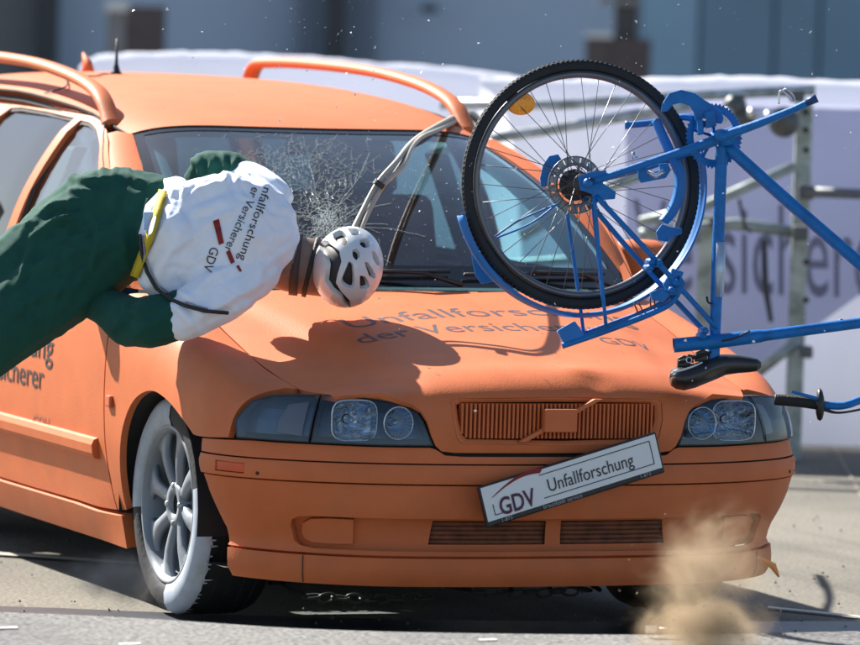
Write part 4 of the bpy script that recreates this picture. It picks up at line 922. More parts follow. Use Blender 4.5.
# ================================================================== THE DUMMY
def blob(chains, vox=.011, flat=None, smooth_it=6, fold=None):
    """chains: lists of (point, radius) ; dense spheres flattened along the view axis by flat, fused into one skin"""
    bm = bmesh.new(); ico = bmesh.new(); bmesh.ops.create_icosphere(ico, subdivisions=2, radius=1); iv = [v.co.copy() for v in ico.verts]; idx = [[v.index for v in f.verts] for f in ico.faces]; ico.free()
    V = []; F = []
    for c in chains:
        fl = c[0][2] if len(c[0]) > 2 else 1
        for i in range(len(c)-1):
            (p, r), (q, s) = c[i][:2], c[i+1][:2]; fa = c[i][2] if len(c[i]) > 2 else 1; fb = c[i+1][2] if len(c[i+1]) > 2 else 1; k = max(2, int((q-p).length/(min(r, s)*.22)))
            for j in range(k+1):
                t = j/k; cc = p.lerp(q, t); rr = r*(1-t)+s*t; ff = fa*(1-t)+fb*t; b = len(V)
                for v in iv:
                    w = v*rr; dd = w.dot(FW); V.append(cc+w-FW*dd*(1-ff))
                F += [tuple(b+i_ for i_ in f) for f in idx]
    me = mesh('tmp', V, F); o = bpy.data.objects.new('tmp', me); COL.objects.link(o)
    m = o.modifiers.new('r', 'REMESH'); m.mode = 'VOXEL'; m.voxel_size = vox
    m = o.modifiers.new('s', 'SMOOTH'); m.factor = .5; m.iterations = smooth_it
    dg = bpy.context.evaluated_depsgraph_get(); dg.update(); me2 = bpy.data.meshes.new_from_object(o.evaluated_get(dg)); bpy.data.objects.remove(o); me2.materials.clear()
    if fold:
        me2.calc_normals_split() if hasattr(me2, 'calc_normals_split') else None
        nr = [v.normal.copy() for v in me2.vertices]
        for v, n_ in zip(me2.vertices, nr): v.co += n_*fold(v.co)
    return me2
def px_of(p):                                                     # where a point of the cloth lies across the view (folds are laid out like this)
    q = p-CAM; z = q.dot(FW); return 430+FPX*q.dot(RT)/z, 322.5-FPX*q.dot(UP)/z
def crease(me, strokes, rnd, seed, fine=.0012):
    """push sharp, tapering folds into a cloth skin; rnd = (count, x0, x1, y0, y1, direction in degrees, spread, length, amplitude)"""
    rs = random.Random(seed); S = [([Vector(p) for p in P], w, a) for P, w, a in strokes]
    for (n_, x0, x1, y0, y1, dg, sp, L, am) in rnd:
        for _ in range(n_):
            t = R_(dg+rs.gauss(0, sp)); x, y = rs.uniform(x0, x1), rs.uniform(y0, y1); l = L*rs.uniform(.5, 1.3); k = rs.gauss(0, .35); P = []
            for i in range(5): P.append(Vector((x, y))); x += math.cos(t)*l/4; y -= math.sin(t)*l/4; t += k/4
            S.append((P, rs.uniform(1.6, 3.6), am*rs.uniform(.4, 1.2)*rs.choice((1, 1, -1))))
    XY = np.array([px_of(v.co) for v in me.vertices]); D_ = np.zeros(len(XY))
    for P, w, a in S:
        A = np.array([tuple(p) for p in P]); L = [0]
        for i in range(1, len(A)): L.append(L[-1]+np.linalg.norm(A[i]-A[i-1]))
        best = np.full(len(XY), 1e9); tt = np.zeros(len(XY)); sg = np.ones(len(XY))
        for i in range(len(A)-1):
            d = A[i+1]-A[i]; LL = d@d; t = np.clip(((XY-A[i])@d)/LL, 0, 1); r_ = XY-(A[i]+t[:, None]*d); dist = np.linalg.norm(r_, axis=1); m = dist < best
            best[m] = dist[m]; tt[m] = ((L[i]+t*math.sqrt(LL))/L[-1])[m]; sg[m] = np.sign(d[0]*r_[:, 1]-d[1]*r_[:, 0])[m]
        tp = np.sin(np.pi*np.clip(tt, .03, .97))**.7; x = best/w
        D_ += a*tp*(np.exp(-x**1.25)-.55*np.exp(-((x-2.3)/1.1)**2)*(sg > 0))
    nr = [v.normal.copy() for v in me.vertices]
    for v, n_, d in zip(me.vertices, nr, D_):
        c = v.co; v.co = c+n_*(float(d)+fine*.6*noise.noise(c*26)+.003*noise.noise(c*8))
    return me
def to_child(name, me, m, par):
    off = wloc(par)
    for v in me.vertices: v.co -= off
    o = link(name, me, m, par, True); return o
def D(px, py, d): return at(px, py, d=d)
K = 15.3/FPX
dm = thing('person', 'crash test dummy in white t-shirt, green trousers and bicycle helmet lying over the bonnet edge', 'dummy', tuple(D(150, 240, 15.35)))
HEADD = 15.42
body = blob([[(D(105, 228, 15.46), 46*K, .75), (D(150, 232, 15.42), 40*K, .7), (D(185, 236, 15.36), 42*K, .65), (D(235, 236, 15.36), 42*K, .65), (D(262, 250, 15.40), 28*K, .9), (D(290, 263, 15.45), 31*K, 1), (D(318, 268, 15.47), 30*K, 1), (D(345, 268, 15.47), 33*K, 1)],
             [(D(236, 278, 15.32), 18*K), (D(185, 316, 15.24), 16*K), (D(125, 320, 15.30), 15*K), (D(85, 300, 15.44), 12*K)],
             [(D(250, 198, 15.42), 12*K), (D(215, 174, 15.52), 13*K), (D(205, 190, 15.62), 12*K), (D(190, 215, 15.6), 10*K)],
             [(D(112, 215, 15.46), 26*K), (D(20, 278, 15.46), 22*K), (D(-80, 337, 15.57), 20*K), (D(-190, 350, 15.8), 17*K), (D(-225, 330, 15.85), 17*K)],
             [(D(112, 248, 15.42), 26*K), (D(10, 316, 15.40), 22*K), (D(-90, 400, 15.41), 20*K), (D(-200, 420, 15.4), 17*K), (D(-240, 400, 15.4), 17*K)]], .014)
bo = to_child('body', body, VINYL, dm)
def wr(p, s, a, seed=0, ridge=True):
    n_ = noise.noise(Vector((p.x*s, p.y*s*.6, p.z*s))+Vector((seed, 0, 0))); 
    return a*((1-abs(n_)*2.6) if ridge else n_)
ddir = (D(235, 170, 15.3)-D(205, 320, 15.3)).normalized()
shirt = crease(blob([[(D(180, 228, 15.31), 44*K, .85), (D(196, 236, 15.28), 58*K, .7), (D(222, 233, 15.28), 62*K, .66), (D(246, 232, 15.31), 55*K, .68), (D(261, 236, 15.36), 33*K, .8)],
              [(D(176, 190, 15.34), 15*K), (D(172, 232, 15.2), 24*K), (D(157, 276, 15.25), 20*K), (D(172, 298, 15.28), 18*K)],
              [(D(250, 268, 15.29), 33*K, .9), (D(222, 293, 15.22), 30*K, .9), (D(192, 312, 15.2), 26*K), (D(183, 317, 15.2), 25*K)],
              [(D(268, 198, 15.40), 25*K), (D(254, 188, 15.44), 25*K), (D(240, 179, 15.49), 22*K)]], .0055, smooth_it=4),
    [([(185, 201), (193, 193), (209, 187), (230, 181)], 4, .013), ([(193, 213), (203, 209), (212, 207)], 3, .009), ([(199, 229), (218, 218), (236, 209)], 3.2, .010), ([(239, 166), (256, 175), (277, 198)], 3.5, .011), ([(228, 175), (258, 188), (282, 206)], 3.5, .010),
     ([(163, 178), (168, 183), (176, 192)], 3, .012), ([(176, 178), (184, 190), (183, 206)], 2.6, .008), ([(222, 168), (226, 178), (224, 190)], 2.5, .008), ([(240, 172), (236, 184), (243, 196)], 2.5, .007),
     ([(150, 285), (172, 250), (206, 226)], 4, .009), ([(140, 270), (158, 238), (172, 208)], 3, .007), ([(178, 306), (212, 276), (252, 258)], 4, .010), ([(190, 322), (232, 298), (272, 276)], 4, .009), ([(168, 302), (180, 312), (196, 330)], 3, .008), ([(182, 292), (196, 305), (205, 322)], 3, .008),
     ([(255, 290), (262, 268), (284, 246)], 3.5, .008), ([(240, 225), (262, 240), (272, 262)], 4, .006), ([(160, 262), (190, 262), (222, 250)], 3, .006)],
    [(20, 140, 285, 180, 310, 38, 12, 60, .0030), (12, 225, 290, 165, 215, -35, 16, 40, .0034), (9, 140, 180, 190, 290, 60, 12, 34, .003), (10, 175, 235, 280, 325, -30, 26, 30, .0034)], 4)
so_ = to_child('t_shirt', shirt, TSHIRT, dm)
tr = crease(blob([[(D(150, 224, 15.40), 53*K, .85), (D(120, 226, 15.42), 61*K, .74), (D(97, 226, 15.42), 58*K, .74), (D(72, 246, 15.40), 56*K, .72), (D(30, 285, 15.4), 50*K, .72), (D(-20, 330, 15.45), 48*K, .7)],
           [(D(104, 212, 15.40), 46*K, .85), (D(58, 246, 15.40), 47*K, .85), (D(12, 284, 15.42), 45*K, .9), (D(-80, 338, 15.55), 36*K), (D(-185, 350, 15.8), 28*K)],
           [(D(108, 246, 15.37), 46*K, .85), (D(60, 284, 15.36), 45*K, .85), (D(10, 318, 15.36), 44*K, .9), (D(-90, 400, 15.4), 36*K), (D(-190, 420, 15.42), 28*K)]], .0068, smooth_it=5),
    [([(38, 216), (55, 204), (76, 200)], 3, .012), ([(44, 225), (60, 216), (80, 219)], 3, .011), ([(26, 240), (48, 226), (62, 227)], 3, .010), ([(66, 175), (90, 180), (116, 176)], 3, .009), ([(118, 170), (136, 180), (152, 184)], 3, .010),
     ([(72, 288), (95, 255), (124, 236)], 4, .011), ([(18, 270), (60, 262), (100, 240)], 5, .010), ([(150, 188), (140, 226), (138, 268)], 3.5, .010), ([(128, 186), (120, 220), (126, 262)], 4, .008), ([(0, 322), (38, 296), (70, 286)], 4, .010),
     ([(86, 200), (98, 226), (96, 258)], 4, .007), ([(0, 290), (26, 262), (40, 236)], 4, .008)],
    [(26, -10, 150, 170, 340, 35, 22, 60, .0050), (16, 60, 155, 170, 290, 80, 18, 45, .0045), (12, 20, 90, 190, 260, 10, 18, 30, .005)], 8)
to_child('trousers', tr, GREEN, dm)
sl = crease(blob([[(D(190, 312, 15.22), 25*K), (D(150, 322, 15.2), 27*K), (D(128, 322, 15.24), 25*K), (D(105, 306, 15.34), 20*K), (D(80, 296, 15.42), 17*K)]], .0058), [([(108, 338), (122, 318), (128, 300)], 3, .008), ([(126, 346), (146, 326), (168, 312)], 3, .009), ([(118, 306), (140, 312), (160, 304)], 3, .008)], [(18, 105, 170, 300, 345, 30, 35, 28, .005)], 5); to_child('green_sleeve', sl, GREEN, dm)
sl = crease(blob([[(D(252, 186, 15.48), 24*K), (D(228, 172, 15.50), 22*K), (D(208, 170, 15.52), 21*K), (D(203, 184, 15.58), 20*K), (D(196, 205, 15.6), 18*K)]], .0058), [([(190, 157), (199, 166), (200, 180)], 2.5, .009), ([(206, 151), (211, 162), (208, 176)], 2.5, .009), ([(222, 151), (226, 164), (222, 176)], 2.5, .009), ([(237, 155), (232, 168), (236, 178)], 2.5, .008)], [(12, 185, 245, 150, 180, -70, 30, 20, .005)], 5); to_child('green_sleeve', sl, GREEN, dm)
for a, b in (((-225, 330, 15.85), (-250, 300, 15.8)), ((-240, 400, 15.4), (-262, 368, 15.35))):
    bt = blob([[(D(*a), 21*K), (D(*b), 17*K)]], .012); to_child('shoe', bt, BLACK, dm)
bpy.context.view_layer.update()
def bvh(o):
    off = wloc(o.parent)+o.location; return BVHTree.FromPolygons([v.co+off for v in o.data.vertices], [tuple(p.vertices) for p in o.data.polygons])
tsh = bvh(so_); trh = bvh([o for o in dm.children if o.name.startswith('trousers')][0])
def onto(px, py, e=.002, trees=(tsh,)):
    o = at(px, py, d=14.4); v = (o-CAM).normalized(); best = None
    for t in trees:
        h = t.ray_cast(o, v)
        if h[0] is not None and (best is None or h[3] < best[3]): best = h
    if best is None: return at(px, py, d=15.2)
    return best[0]-v*e
def shirt_text(body_, size, p0, p1, name='shirt_lettering', m=TEXTBLK, width=None):
    p0 = Vector(p0); p1 = Vector(p1); d = (p1-p0); L = d.length; d.normalize(); u = Vector((d.y, -d.x))   # up of the letters, in photo space
    vs, fs = text_geo(body_, size); w = max(v[0] for v in vs); k = L/w
    me_v = [onto(*(p0+d*v[0]*k+u*v[1]), e=.003) for v in vs]; return obj(name, me_v, fs, m, so_)
shirt_text('nfallforschung', 12, (264, 186), (238, 259)); shirt_text('er Versicherer', 12, (253, 186), (224, 250)); shirt_text('GDV', 13, (211, 246), (203, 270))
for q in (((213, 221), (219, 219), (224, 243), (219, 245)), ((226, 252), (230, 250), (235, 262), (231, 264)), ((236, 266), (239, 265), (242, 271), (240, 272))):
    n_ = 6; vs = []
    for i in range(n_+1):
        t = i/n_; a = Vector(q[0]).lerp(Vector(q[3]), t); b = Vector(q[1]).lerp(Vector(q[2]), t); vs += [onto(*a, e=.003), onto(*b, e=.003)]
    obj('shirt_emblem', vs, [(2*i, 2*i+1, 2*i+3, 2*i+2) for i in range(n_)], TEXTRED, so_)
# belt, sensor box, cable
def strap(name, pix, wpx, m, e=.006, trees=(tsh, trh), th=.004):
    P = cr([(x, y, 0) for x, y in pix], 6); L = []; 
    for i, p in enumerate(P):
        d = (P[min(i+1, len(P)-1)]-P[max(i-1, 0)]).normalized(); s = Vector((-d.y, d.x, 0))*wpx/2; L.append((onto(p.x+s.x, p.y+s.y, e, trees), onto(p.x-s.x, p.y-s.y, e, trees)))
    n_ = len(L); vs = [q for l in L for q in l]+[q+FW*th for l in L for q in l]; k = 2*n_
    fs = [(2*i, 2*i+1, 2*i+3, 2*i+2) for i in range(n_-1)]+[(2*i, 2*i+2, k+2*i+2, k+2*i) for i in range(n_-1)]+[(2*i+1, k+2*i+1, k+2*i+3, 2*i+3) for i in range(n_-1)]
    return obj(name, vs, fs, m, dm, True)
strap('belt', [(163, 190), (157, 212), (149, 238), (141, 258), (134, 277)], 9, YELLOW, .019)
bevel(MB().box(onto(149, 221, .018, (tsh, trh)), (.03, .02, .05), (RT, FW, UP)).build('sensor_box', mat('pale_blue_box', (.35, .50, .75), .5), dm), .004)
MB().tube([onto(x, y, .017, (tsh, trh)) for x, y in ((140, 235), (142, 255), (147, 272), (156, 288), (170, 299), (186, 306), (205, 311), (228, 313))], .0055, 8).build('sensor_cable', BLACK, dm, True)
MB().tube([onto(x, y, .012, (tsh, trh)) for x, y in ((143, 236), (145, 255), (150, 271), (158, 285), (172, 295), (190, 304), (208, 309))], .003, 6).build('sensor_cable', mat('grey_cable', (.25, .26, .3), .4), dm, True)
# neck collar and chin strap
def ring(px, py, d, ax, r, h, name, m, tilt=0, th=.0015, par=dm):
    c = D(px, py, d); A = (RT*math.cos(ax)+UP*math.sin(ax)).normalized(); return MB().lathe(c, A, [(r, -h), (r+th, -h), (r+th, h), (r, h)], 28, closed=True).build(name, m, par, True)
ring(296, 264, 15.455, -.1, 31.5*K, .012, 'neck_seam', mat('dark_vinyl_seam', (.05, .04, .04), .6)); ring(311, 267, 15.465, -.25, 30.8*K, .006, 'chin_strap', BLACK)
# helmet
hc = D(348, 267, HEADD); HA, HB, HD = 36*K, 42*K, .145
hx_, hy_ = (RT*math.cos(R_(-14))+UP*math.sin(R_(-14))), (UP*math.cos(R_(-14))-RT*math.sin(R_(-14)))
def helm(a, b, e=0):                                              # a, b in [-1,1] over the outline
    r2 = min(.9999, a*a+b*b); w = math.sqrt(1-r2); k = 1+e
    return hc+hx_*(a*HA*k)+hy_*(b*HB*k)-FW*(w*HD*k)
def hpx(x, y): 
    v = Vector((x-348, -(y-267))); c, s = math.cos(R_(-14)), math.sin(R_(-14)); return ((v.x*c+v.y*s)/36, (-v.x*s+v.y*c)/42)
def Z(pts): return [hpx(260+x/6.14, 210+y/6.14) for x, y in pts]
vents = [Z([(455, 150), (490, 132), (520, 150), (532, 185), (522, 212), (490, 200), (462, 178)]), Z([(548, 118), (590, 118), (612, 135), (600, 152), (570, 150)]), Z([(622, 190), (648, 178), (668, 195), (668, 225), (640, 228), (622, 212)]),
         Z([(575, 255), (595, 245), (614, 265), (612, 295), (595, 305), (578, 285)]), Z([(695, 262), (715, 270), (735, 320), (722, 335), (700, 300)]), Z([(652, 335), (672, 335), (706, 395), (700, 415), (675, 400)]),
         Z([(548, 338), (570, 350), (578, 450), (560, 475), (515, 450), (512, 425)]), Z([(622, 415), (650, 420), (672, 465), (655, 482), (622, 478)])]
band_ = Z([(362, 210), (395, 185), (420, 190), (440, 215), (490, 250), (505, 320), (480, 400), (470, 450), (500, 500), (555, 560), (558, 600), (530, 598), (500, 545), (440, 500), (400, 440), (410, 330), (400, 285), (370, 245)])
rim_ = [(math.cos(t)*.985, math.sin(t)*.985) for t in [2*math.pi*k/48 for k in range(48)]]
vents = [[(sum(q[0] for q in v)/len(v)+(p[0]-sum(q[0] for q in v)/len(v))*1.22, sum(q[1] for q in v)/len(v)+(p[1]-sum(q[1] for q in v)/len(v))*1.22) for p in v] for v in vents]
vs, fs = panel_geo(rim_, lambda a, b: helm(a, b), .09, holes=[inset(smooth2(v, 2), 0) for v in vents]+[band_], depth=.016, centre=hc)
hel = thing('helmet_root', '', ''); del hel['label']; del hel['category']; hel.name = 'bicycle_helmet'; hel.parent = dm; hel.location = hc-wloc(dm)
obj('helmet_shell', vs, fs, HELMET, hel, True)
mb = MB(); ic = [(a, b) for a in range(1)]
vs = []; fs = []; NU, NV = 14, 28
for i in range(NU+1):
    ph = math.pi*i/NU
    for k in range(NV): th = 2*math.pi*k/NV; vs.append(hc+hx_*(math.sin(ph)*math.cos(th)*HA*.86)+hy_*(math.sin(ph)*math.sin(th)*HB*.86)-FW*(math.cos(ph)*HD*.86))
for i in range(NU):
    for k in range(NV): fs.append((i*NV+k, i*NV+(k+1) % NV, (i+1)*NV+(k+1) % NV, (i+1)*NV+k))
obj('helmet_liner', vs, fs, HELMETBLK, hel, True)
vs = [p for p in vs]; vs = [hc+(v-hc)/.86*.992 for v in vs]; fs2 = [f for f in fs if f[0]//NV >= NU//2]; obj('helmet_back', vs, fs2, HELMET, hel, True)

# ================================================================== CABLES from the dummy over the roof
cbl = thing('cable_bundle', 'beige measuring cables running from the helmet up over the roof edge', 'cable', tuple(D(355, 232, 15.5)))
base = [(352, 232, 15.48), (362, 209, 15.55), (379, 183, 15.6), (396, 163, 15.65), (407, 146, 15.8), (420, 136, 16.1), (436, 127, 16.6), (456, 116, 17.3), (467, 111.5, 17.7)]
tail_ = [(472, 114, 18.0), (480, 122, 18.3)]
for dx, dy, r, m, nm in ((0, 0, .0078, CABLE, 'cable'), (6.5, 2.5, .0072, CABLE, 'cable'), (3.5, 5.5, .0055, BLACK, 'black_cable')):
    P = cr([D(x+dx*(1 if i < 4 else .5)+1.2*math.sin(i*2.1+dx), y+dy*.8+1.0*math.sin(i*1.7+dy), d+.02*(dy > 5)) for i, (x, y, d) in enumerate(base+tail_)], 8)
    MB().tube(P, r, 8).build(nm, m, cbl, True)
p = D(379, 184, 15.58); MB().lathe(p, (D(396, 163, 15.6)-D(362, 209, 15.6)), [(.017, -.008), (.017, .008)], 12).build('tape_wrap', BLACK, cbl, True)

# ================================================================== THE BICYCLE
BD = 15.1
def B(px, py, w=0): return at(px, py, d=BD-w)
bk = thing('bicycle', 'blue painted bicycle flung upside down over the bonnet by the crash', 'bicycle', tuple(B(640, 230)))
KB = BD/FPX; wc = B(581, 184.5); TH = R_(17); nrm_ = (-FW*math.cos(TH)+RT*math.sin(TH)).normalized(); e1 = (RT*math.cos(TH)+FW*math.sin(TH)).normalized(); e2 = nrm_.cross(e1)
if e2.dot(UP) < 0: e2 = -e2
def W(r, th, h=0): return wc+(e1*math.cos(th)+e2*math.sin(th))*r+nrm_*h
RO = .3375
wh = thing('rear_wheel', '', ''); del wh['label']; del wh['category']; wh.parent = bk; wh.location = wc-wloc(bk)
mb = MB().lathe(wc, nrm_, [(RO-.0155+.0155*math.cos(t), .0165*math.sin(t)) for t in [2*math.pi*k/14 for k in range(14)]], 96, closed=True); tyo = mb.build('tyre', TYRE, wh, True)
mb = MB(); 
for k in range(150):
    th = 2*math.pi*k/150
    for h in (-.009, 0, .009):
        c = W(RO-.0008-abs(h)*.25, th+(.02 if h else 0), h); a = (e1*math.cos(th)+e2*math.sin(th)); t_ = nrm_.cross(a); mb.box(c, (.0028, .008, .006), (a, t_, nrm_))
o = mb.build('tread_block', TYRE, wh); o['kind'] = 'stuff'
mb = MB().lathe(wc, nrm_, [(RO-.033, -.010), (RO-.030, -.012), (RO-.043, -.010), (RO-.049, -.004), (RO-.049, .004), (RO-.043, .010), (RO-.030, .012), (RO-.033, .010)], 90, closed=True); mb.build('rim', RIMAL, wh, True)
sm_ = None
for k in range(36):
    side = 1 if k % 2 else -1; th = 2*math.pi*k/36; hub_th = th+(.85 if (k//2) % 2 else -.85); a = W(RO-.046, th, 0); b = W(.030, hub_th, side*.030); MB().tube([a, b], .0011, 5).build('spoke', SPOKE, wh, True)
mb = MB().lathe(wc, nrm_, [(.001, -.06), (.008, -.06), (.008, -.036), (.032, -.034), (.032, -.028), (.014, -.024), (.012, 0), (.014, .024), (.032, .028), (.032, .034), (.008, .036), (.008, .062), (.001, .062)], 24); mb.build('hub', mat('dark_hub', (.05, .05, .055), .4, metal=.5), wh, True)
# disc rotor with slotted rim, on the far side
for k in range(18):
    th0 = 2*math.pi*k/18; vs = []; 
    for i in range(5):
        th = th0+.27*i/4; vs += [W(.060, th, -.046), W(.076, th, -.046), W(.060, th, -.050), W(.076, th, -.050)]
    fs = []
    for i in range(4): a = i*4; fs += [(a, a+1, a+5, a+4), (a+2, a+6, a+7, a+3), (a+1, a+3, a+7, a+5), (a, a+4, a+6, a+2)]
    obj('rotor_segment', vs, fs, mat('rotor_steel', (.22, .23, .24), .35, metal=.7), wh, False)
MB().lathe(wc, nrm_, [(.052, -.0455), (.061, -.0455), (.061, -.0505), (.052, -.0505)], 36, closed=True).build('rotor_ring', MATS['rotor_steel'], wh, True)
MB().lathe(wc, nrm_, [(.075, -.0455), (.079, -.0455), (.079, -.0505), (.075, -.0505)], 36, closed=True).build('rotor_ring', MATS['rotor_steel'], wh, True)
for k in range(6): MB().tube([W(.022, k*math.pi/3, -.048), W(.055, k*math.pi/3+.35, -.048)], .004, 5).build('rotor_arm', MATS['rotor_steel'], wh)
MB().lathe(wc, nrm_, [(.001, -.052), (.042, -.052), (.044, -.056), (.036, -.062), (.030, -.066), (.001, -.066)], 24).build('sprocket_carrier', mat('black_sprocket', (.02, .02, .022), .45), wh, True)
rf = B(521, 103.5, .045); mb = MB().lathe(rf, nrm_, [(.001, .008), (.014, .0075), (.036, .004), (.040, .0), (.040, -.006), (.001, -.008)], 26); o = mb.build('spoke_reflector', mat('orange_reflector', (.95, .33, .015), .25, noise_amt=.25, noise_scale=160), wh, False)
for v in o.data.vertices:
    q = v.co+wloc(wh)-rf; v.co -= UP*(q.dot(UP)*.22)
def bt(name, pts, rad, m=BLUE, n=12, k=6, flat=1, par=None, smooth=True):
    P = [B(*p) for p in pts]; rr = rad
    if len(P) > 2:
        if isinstance(rad, (list, tuple)):
            rr = []
            for i in range(len(P)-1): rr += [rad[i]+(rad[i+1]-rad[i])*j/k for j in range(k)]
            rr.append(rad[-1])
        P = cr(P, k)
    return MB().tube(P, rr, n, flat=flat).build(name, m, par or bk, smooth)
# frame
bt('chain_stay', [(592, 182, .05), (655, 161, .045), (722, 138, .03)], [.0095, .0115, .014]); bt('chain_stay', [(573, 186, -.06), (650, 166, -.05), (715, 142, -.02)], [.008, .010, .011])
bt('seat_stay', [(596, 196, .05), (650, 254, .05), (717, 329, .02)], [.0075, .0075, .0075]); bt('seat_stay', [(592, 206, -.045), (640, 262, -.04), (706, 333, -.01)], [.007, .0075, .007])
bt('seat_tube', [(722, 138, .01), (718, 250, .01), (713, 372, .01)], [.016, .0165, .0165])
o = bt('seat_tube_label', [(719.6, 242, .0105), (717.6, 297, .0105)], .0172, mat('silver_label', (.42, .50, .60), .3, metal=.5), 14)
bt('down_tube', [(727, 146, .01), (790, 203, .01), (905, 302, .0)], [.0165, .0175, .0175])
tt = MB().tube([B(674, 345.5, .03), B(720, 341, .025), B(760, 336, .02), B(765, 335.4, .02), B(905, 317, .01)], [.0195, .0195, .0180, .0155, .0145], 18, caps=False); tt.build('top_tube', BLUE, bk, True)
MB().lathe(B(673.5, 345.5, .0305), (B(720, 341, .025)-B(674, 345.5, .03)), [(.0197, .0), (.0197, .001), (.016, .001), (.016, .05), (.001, .05)], 18).build('tube_mouth', mat('dark_blue_inside', (.004, .025, .09), .7), bk, True)
MB().lathe(B(722, 138, .0), nrm_, [(.001, -.05), (.022, -.05), (.022, .05), (.001, .05)], 18).build('bottom_bracket', BLUE, bk, True)
for w_ in (.052, -.06):
    f1 = B(588, 182, w_); pix = [(578, 176), (590, 172), (606, 170), (608, 178), (601, 182), (616, 192), (615, 199), (603, 200), (592, 194), (580, 190)] if w_ > 0 else [(566, 182), (580, 178), (588, 190), (600, 200), (592, 208), (575, 196)]
    o = MB().prism([B(x, y, w_) for x, y in pix], FW*.007).build('dropout', BLUE, bk); bevel(o, .0015)
MB().lathe(B(587, 183, .052), nrm_, [(.001, .022), (.009, .021), (.0135, .014), (.0135, .0)], 14).build('axle_nut', BLUE, bk, True)
MB().lathe(B(590, 180, .060), nrm_, [(.001, .012), (.006, .011), (.007, .0)], 8).build('axle_end', mat('black_axle', (.03, .03, .03), .4, metal=.4), bk, True)
# brake caliper on the far side
bevel(MB().prism([B(x, y, -.05) for x, y in ((540, 178), (543, 165), (549, 156), (558, 154), (562, 160), (555, 172), (550, 186), (541, 187))], FW*.02).build('brake_caliper', BLUE, bk), .003)
# cranks and chainring
cc_ = B(714, 136, -.02); mb = MB(); NT = 44; ringp = []
for k in range(NT*2):
    th = math.pi*k/NT; r = .090 if k % 2 else .083; ringp.append(cc_+(e1*math.cos(th)*.92+e2*math.sin(th))*r)
inn_ = [cc_+(e1*math.cos(math.pi*k/NT)*.92+e2*math.sin(math.pi*k/NT))*.064 for k in range(NT*2)]
n_ = NT*2; vs = ringp+inn_+[p+FW*.004 for p in ringp+inn_]; fs = [(i, (i+1) % n_, n_+(i+1) % n_, n_+i) for i in range(n_)]+[(2*n_+i, 3*n_+i, 3*n_+(i+1) % n_, 2*n_+(i+1) % n_) for i in range(n_)]+[(i, 2*n_+i, 2*n_+(i+1) % n_, (i+1) % n_) for i in range(n_)]+[(n_+i, n_+(i+1) % n_, 3*n_+(i+1) % n_, 3*n_+i) for i in range(n_)]
cr_o = obj('chainring', vs, fs, BLUE, bk)
for k in range(5): th = 2*math.pi*k/5+.4; MB().tube([cc_+(e1*math.cos(th)+e2*math.sin(th))*.01, cc_+(e1*math.cos(th)*.92+e2*math.sin(th))*.068], [.009, .006], 6, flat=.5).build('chainring_arm', BLUE, cr_o)
bt('crank_arm', [(722, 136, .06), (752, 126, .07), (790, 111, .075), (815, 99, .075)], [.019, .016, .0135, .013], flat=.75)
bt('crank_arm_tip', [(806, 103, .082), (817, 98, .085)], [.010, .012], mat('dark_blue_cap', (.004, .045, .16), .5))
MB().lathe(B(722, 135, .07), nrm_, [(.001, .012), (.013, .010), (.0165, .0), (.0165, -.02)], 16).build('crank_bolt', BLUE, bk, True)
bt('far_crank', [(628, 125, -.10), (655, 122.5, -.09), (680, 117.5, -.08), (692, 119, -.07), (697, 130, -.06)], [.0095, .009, .009, .0105, .012]); bt('far_crank_end', [(625, 125, -.10), (631, 125, -.10)], [.012, .0095])
# curved chain guard above the bracket
P = cr([(664, 113), (666, 103), (674, 96), (686, 95), (698, 101), (706, 111), (716, 121)], 6); vs = []
cen_ = Vector((692, 122))
outer_ = [(661, 112), (662, 104), (669, 93), (681, 89.5), (695, 93), (705, 100), (713, 105), (722, 112), (724, 118), (722, 124), (712, 122)]
inner_ = [(668, 111), (673, 104.5), (681, 102.5), (689, 105), (694, 112), (695, 120), (697, 128), (702, 130), (706, 126)]
o = MB().prism([B(x, y, .012) for x, y in outer_+inner_[::-1]], FW*.028).build('chain_guard', BLUE, bk); bevel(o, .005)
for q in (((704, 112), (714, 110), (717, 126), (706, 128)), ((697, 120), (703, 118), (704, 134), (698, 135))):
    o = MB().prism([B(x, y, .03) for x, y in q], FW*.05).build('derailleur_block', BLUE, bk); bevel(o, .004)
# inner curved mudguard section crossing the wheel
L_ = cr([(652, 121), (660, 140), (668, 158), (675, 175), (674, 192), (668, 208), (659, 220)], 5); Rr = cr([(659, 118), (668, 138), (677, 156), (685, 174), (684, 194), (677, 212), (667, 224)], 5)
vs = []; 
for a, b in zip(L_, Rr): vs += [B(a.x, a.y, -.035), B((a.x+b.x)/2, (a.y+b.y)/2, -.022), B(b.x, b.y, -.035)]
n_ = len(L_); fs = [(i*3+j, i*3+j+1, i*3+4+j, i*3+3+j) for i in range(n_-1) for j in range(2)]; o = obj('mudguard_section', vs, fs, BLUE2, bk, True); m_ = o.modifiers.new('s', 'SOLIDIFY'); m_.thickness = .003
bevel(MB().prism([B(x, y, -.03) for x, y in ((656, 232), (662, 224), (671, 227), (682, 228), (682, 234), (671, 238), (668, 242), (658, 240))], FW*.02).build('mudguard_bracket', BLUE, bk), .003)
# bottle-cage-like clip and silver dynamo pieces
bevel(MB().prism([B(x, y, .03) for x, y in ((638, 169), (645, 166), (648, 173), (660, 170), (659, 164), (668, 163), (671, 170), (666, 178), (641, 183), (638, 178))], FW*.02).build('derailleur', BLUE, bk), .003)
MB().tube([B(648, 172, .04), B(656, 176, .045), B(664, 171, .04)], .006, 8).build('derailleur_cage', mat('bright_steel2', (.6, .62, .66), .25, metal=.8), bk, True)
MB().tube([B(633, 152, -.02), B(634, 158, -.02), B(637, 156, -.02)], [.005, .007, .004], 8).build('spoke_clip', MATS['bright_steel2'], bk, True)
